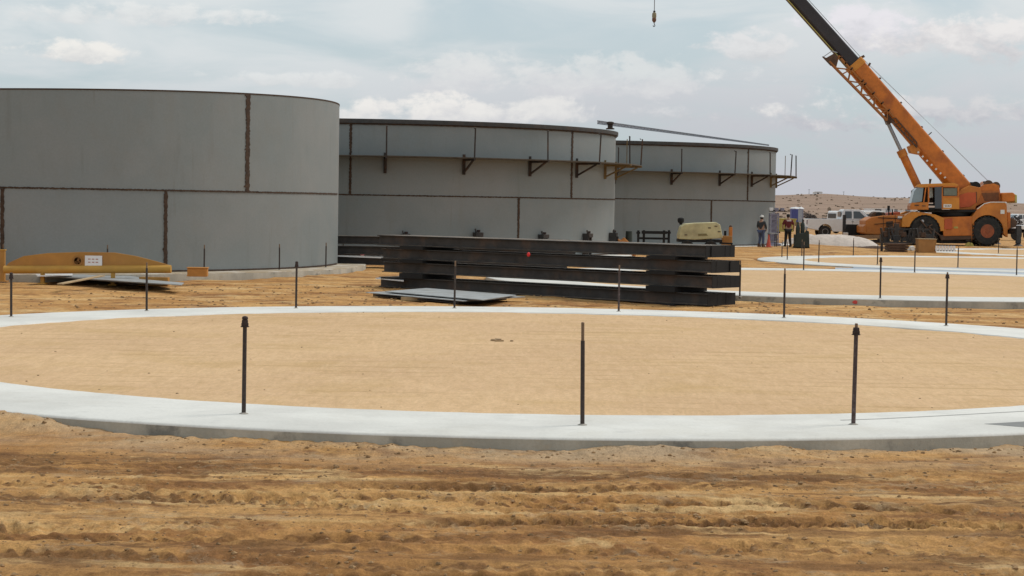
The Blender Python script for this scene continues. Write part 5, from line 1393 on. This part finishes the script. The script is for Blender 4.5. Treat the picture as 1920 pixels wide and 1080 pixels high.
# boom head
hd = MB(); hd.cyl(TIP+Vector((0,-.30,0)), TIP+Vector((0,.30,0)), .35, None, 20); boxh = hd.build('boom_head', M_brown, crane)
# luffing cylinder
ca, cb = bvec(1663,228,-.1), bvec(1729,368,-.1); cm = ca.lerp(cb, .40)
MB().cyl(cm, cb, .26, .26, 18).build('lift_cylinder', M_orange, crane, smooth_=True)
MB().cyl(ca, cm, .12, .12, 14).build('lift_piston', M_chrome, crane, smooth_=True)
MB().cyl(cm-(cb-cm).normalized()*.1, cm+(cb-cm).normalized()*.35, .30, .30, 18).build('cylinder_gland', M_fend, crane, smooth_=True)
a = bvec(1664,226); mb = MB(); mb.prism([(v.x, v.z) for v in (bvec(1656,217), bvec(1672,212), bvec(1682,226), bvec(1663,234))], -.35, .35); mb.build('cylinder_lug', M_brown, crane)
a = bvec(1715,279); mb = MB(); mb.prism([(v.x, v.z) for v in (bvec(1702,275), bvec(1712,270), bvec(1724,281), bvec(1722,290), bvec(1706,287))], -.4, .4); mb.build('jib_bracket', M_fend, crane)
# stowed lattice jib beside the boom
jib = MB(); jy = -.62
r1 = [bvec(1552,116,jy), bvec(1660,226,jy)]; r2_ = [bvec(1570,106,jy), bvec(1672,220,jy)]
for off in (0, .35):
    O = Vector((0,off,0)); jib.bar(r1[0]+O, r1[1]+O, .11); jib.bar(r2_[0]+O, r2_[1]+O, .10)
    n = 9
    for i in range(n):
        a0, a1 = r1[0].lerp(r1[1], i/n), r1[0].lerp(r1[1], (i+1)/n); b0, b1 = r2_[0].lerp(r2_[1], i/n), r2_[0].lerp(r2_[1], (i+1)/n)
        jib.bar(a0+O, b0+O, .07) if i % 2 == 0 else None; jib.bar((a0 if i % 2 else b0)+O, (b1 if i % 2 else a1)+O, .055)
for i in range(0, 10): a0 = r1[0].lerp(r1[1], i/9); jib.bar(a0, a0+Vector((0,.35,0)), .07)
jo = jib.build('lattice_jib', mat('jib_brown_orange', (.36,.13,.03), .6, 0, .3, 2), crane)
hb = MB(); hb.prism([(v.x, v.z) for v in (bvec(1540,107), bvec(1546,110), bvec(1562,101), bvec(1568,108), bvec(1566,124), bvec(1556,124))], jy-.05, jy+.40); hb.build('jib_head', M_brown, jo)
hb = MB(); hb.bar(bvec(1541,108,jy), bvec(1557,97,jy), .05); hb.bar(bvec(1557,97,jy), bvec(1567,100,jy), .05); hb.build('jib_guard', M_galv, jo)
lk = MB()
for f in (.03,.12,.22,.42,.47,.62,.78,.9): a0 = r2_[0].lerp(r2_[1], f); lk.bar(a0-upB*.05, a0 + upB*.16, .10)
lk.build('jib_link', M_brown, jo)
mb = MB(); q0, q1 = bvec(1668,226,-.55), bvec(1716,277,-.55); mb.bar(q0, q1, .09)
q2, q3 = bvec(1676,222,-.55), bvec(1716,268,-.55); mb.bar(q2, q3, .07)
for i in range(7): mb.bar(q0.lerp(q1, i/6.), q2.lerp(q3, i/6.), .05)
mb.build('jib_stay', M_brown, crane)
mb = MB(); q0 = bvec(1722,283,-.5); q1 = bvec(1772,330,-.5)
for i in range(7): c = q0.lerp(q1, i/6.)-upB*.22; MB().bar(c, c+upB*.12, .11, .10).build('boom_step', M_hat, crane)
# ropes
mb = MB(); mb.cyl(bvec(1852,338), P1+upB*.62, .009, None, 6); mb.cyl(bvec(1852,338,.2), P1+upB*.70+Vector((0,.2,0)), .009, None, 6); mb.cyl(P1+upB*.62, TIP+upB*.35, .02, None, 6)
mb.build('hoist_rope', M_rope, crane)
a = bvec(1735,246); mb = MB(); mb.bar(P0.lerp(P1,.42)+upB*.6, P0.lerp(P1,.42)+upB*.95, .06); mb.build('rope_guide_post', M_dark, crane)
# hook hanging from the boom tip: a thing of its own
HB = pt(1226.3, 50, DC-0.0); hk = thing('hook_ball', 'tan and dark overhaul ball with hook hanging in the sky from a thin rope', 'hook', (HB.x, HB.y, HB.z))
zt_ = (CO+TIP).z - HB.z
MB().cyl((0,0,1.02),(0,0,zt_),.028,None,6).build('rope', M_rope, hk)
MB().lathe([(.03,1.05),(.08,1.0),(.07,.92)], 14).build('swivel', M_dark, hk, smooth_=True)
MB().lathe([(.05,.93),(.125,.88),(.14,.80),(.14,.62),(.12,.56)], 18).build('upper_weight', mat('tan_paint', (.28,.24,.15), .7), hk, smooth_=True)
MB().lathe([(.12,.559),(.14,.50),(.13,.38),(.08,.30),(.04,.26)], 18).build('lower_weight', mat('rusty_weight', (.18,.085,.05), .7), hk, smooth_=True)
mb = MB(); pr = [(0,.27),(.01,.16),(.05,.11),(.055,.05),(.0,.0),(-.05,.03),(-.06,.08)]
for i in range(len(pr)-1): mb.cyl((pr[i][0],0,pr[i][1]),(pr[i+1][0],0,pr[i+1][1]),.028,.024,8)
mb.build('hook', M_dark, hk)

t, w, h = None, 0, 0
q0_, q1_ = pt(1587, 440, 127.5), pt(1624, 421, 127.5)
t = thing('welding_machine', 'dark boxy welding machine with upright post, before the white pickup cab', 'machine', ((q0_.x+q1_.x)/2, 127.5, gz(q0_.x,127.5)))
w, h = q1_.x-q0_.x, q1_.z-t.location.z
MB().box((0,0,h*.62),(w,.7,h*.76)).build('housing', M_black, t, bevel=.04); MB().box((0,0,h*.12),(w*.9,.6,h*.2)).build('skid', M_dark, t)
MB().box((-w/2-.16,0,(h+.62)/2),(.20,.20,h+.62)).build('post', M_dark, t, bevel=.02)
# ------------------------------------------------------------------ mats, blocks and barrier before the crane
def gbox(name, label, cat, px0, px1, py0, py1, d, m_, dep=1.0, lay=1, grp=None):
    A, B = pt(px0, py1, d), pt(px1, py0, d); w = B.x-A.x; h = B.z-A.z; cx_ = (A.x+B.x)/2
    t = thing(name, label, cat, (cx_, d, A.z), 0, grp)
    return t, w, h
t, w, h = gbox('plywood_crate', 'ochre plywood crate standing before the crane front wheel', 'crate', 1719, 1753, 448, 475.5, 106.5, M_ply)
MB().box((0,0,h/2),(w,.8,h-.04)).build('panel', M_ply, t, bevel=.01); mb = MB(); mb.box((0,0,h-.01),(w+.06,.86,.04)); mb.box((0,0,.02),(w-.1,.9,.04)); mb.build('lid', M_wood, t)
t, w, h = gbox('timber_stack', 'dark brown stack of timber mats left of the ochre crate', 'timber stack', 1661, 1700, 456, 474, 107.5, M_brown)
for i in range(4): MB().box((random.uniform(-.04,.04), 0, h*(i+.5)/4),(w-.05*random.random(),1.2,h/4-.02)).build('mat_layer', M_brown, t, bevel=.01)
t, w, h = gbox('equipment_frame', 'dark tangled steel frame of outrigger gear on the timber stack', 'frame', 1650, 1752, 429, 456, 108.5, M_dark)
mb = MB(); rnd = random.Random(4)
mb.box((0,0,.06),(w,.14,.12)); mb.box((0,0,h-.05),(w*.8,.1,.10))
for i in range(9): x = -w/2+w*(i+.5)/9; mb.bar((x,0,0),(x+rnd.uniform(-.3,.3),rnd.uniform(-.2,.2),h),.10)
for i in range(5): x = -w/2+w*(i+.5)/5; mb.box((x,.2,h*.35),(w/6,.4,h*.5*rnd.uniform(.6,1.2)))
for x in (-w/2+.1, w/2-.1): mb.box((x,0,-.45),(.12,.12,.9))
mb.build('frame', M_dark, t)
for x in (-1.2,-.2,.9): MB().box((x,.1,h*.6),(.3,.3,.3)).build('fitting', M_brown, t, bevel=.05)
t, w, h = gbox('white_barrier', 'low white slatted barrier right of the ochre crate', 'barrier', 1753, 1792, 461, 471, 105.5, M_white)
mb = MB(); [mb.box((-w/2+w*(i+.5)/7,0,h/2),(w/7*.72,.06,h)) for i in range(7)]; mb.build('slat', M_white, t)
mb = MB(); mb.box((0,.05,.04),(w,.10,.08)); mb.build('rail', M_black, t)
t, w, h = gbox('white_bag', 'small white sack left of the ochre crate', 'sack', 1701, 1718, 464, 470, 106.0, M_white)
MB().lathe([(.12,-.30),(.15,-.15),(.14,.15),(.10,.30)], 14, (0,0,.13), 'Y').build('sack', M_hat, t, smooth_=True); MB().box((-.12,0,.05),(.2,.3,.1)).build('sack_flap', M_hat, t, bevel=.03)
P = at(1583, 462, .05); 
heap('dark_debris', 'small dark debris heap behind the third ring, left of the crane', P.x, P.y, 1.2, .8, .35, M_brown, 9)
P = at(1640, 466, .05)
heap('dark_debris', 'low dark soil pile at the foot of the crane front', P.x, P.y, 2.6, 1.0, .22, M_brown, 12)
x_, z_ = cc(1804, 455); t = thing('yellow_chock', 'small yellow green chock before the crane rear wheel', 'wheel chock', (CO.x+x_, DC-2.0, gz(CO.x+x_, DC-2)))
MB().prism([(-.28,0),(.28,0),(.16,.20),(-.05,.26),(-.2,.16)], -.2, .2).build('block', M_ydull, t, bevel=.03); MB().bar((0,-.21,.1),(0,-.21,.24),.03).build('handle', M_dark, t)
print('objects', len(bpy.data.objects))
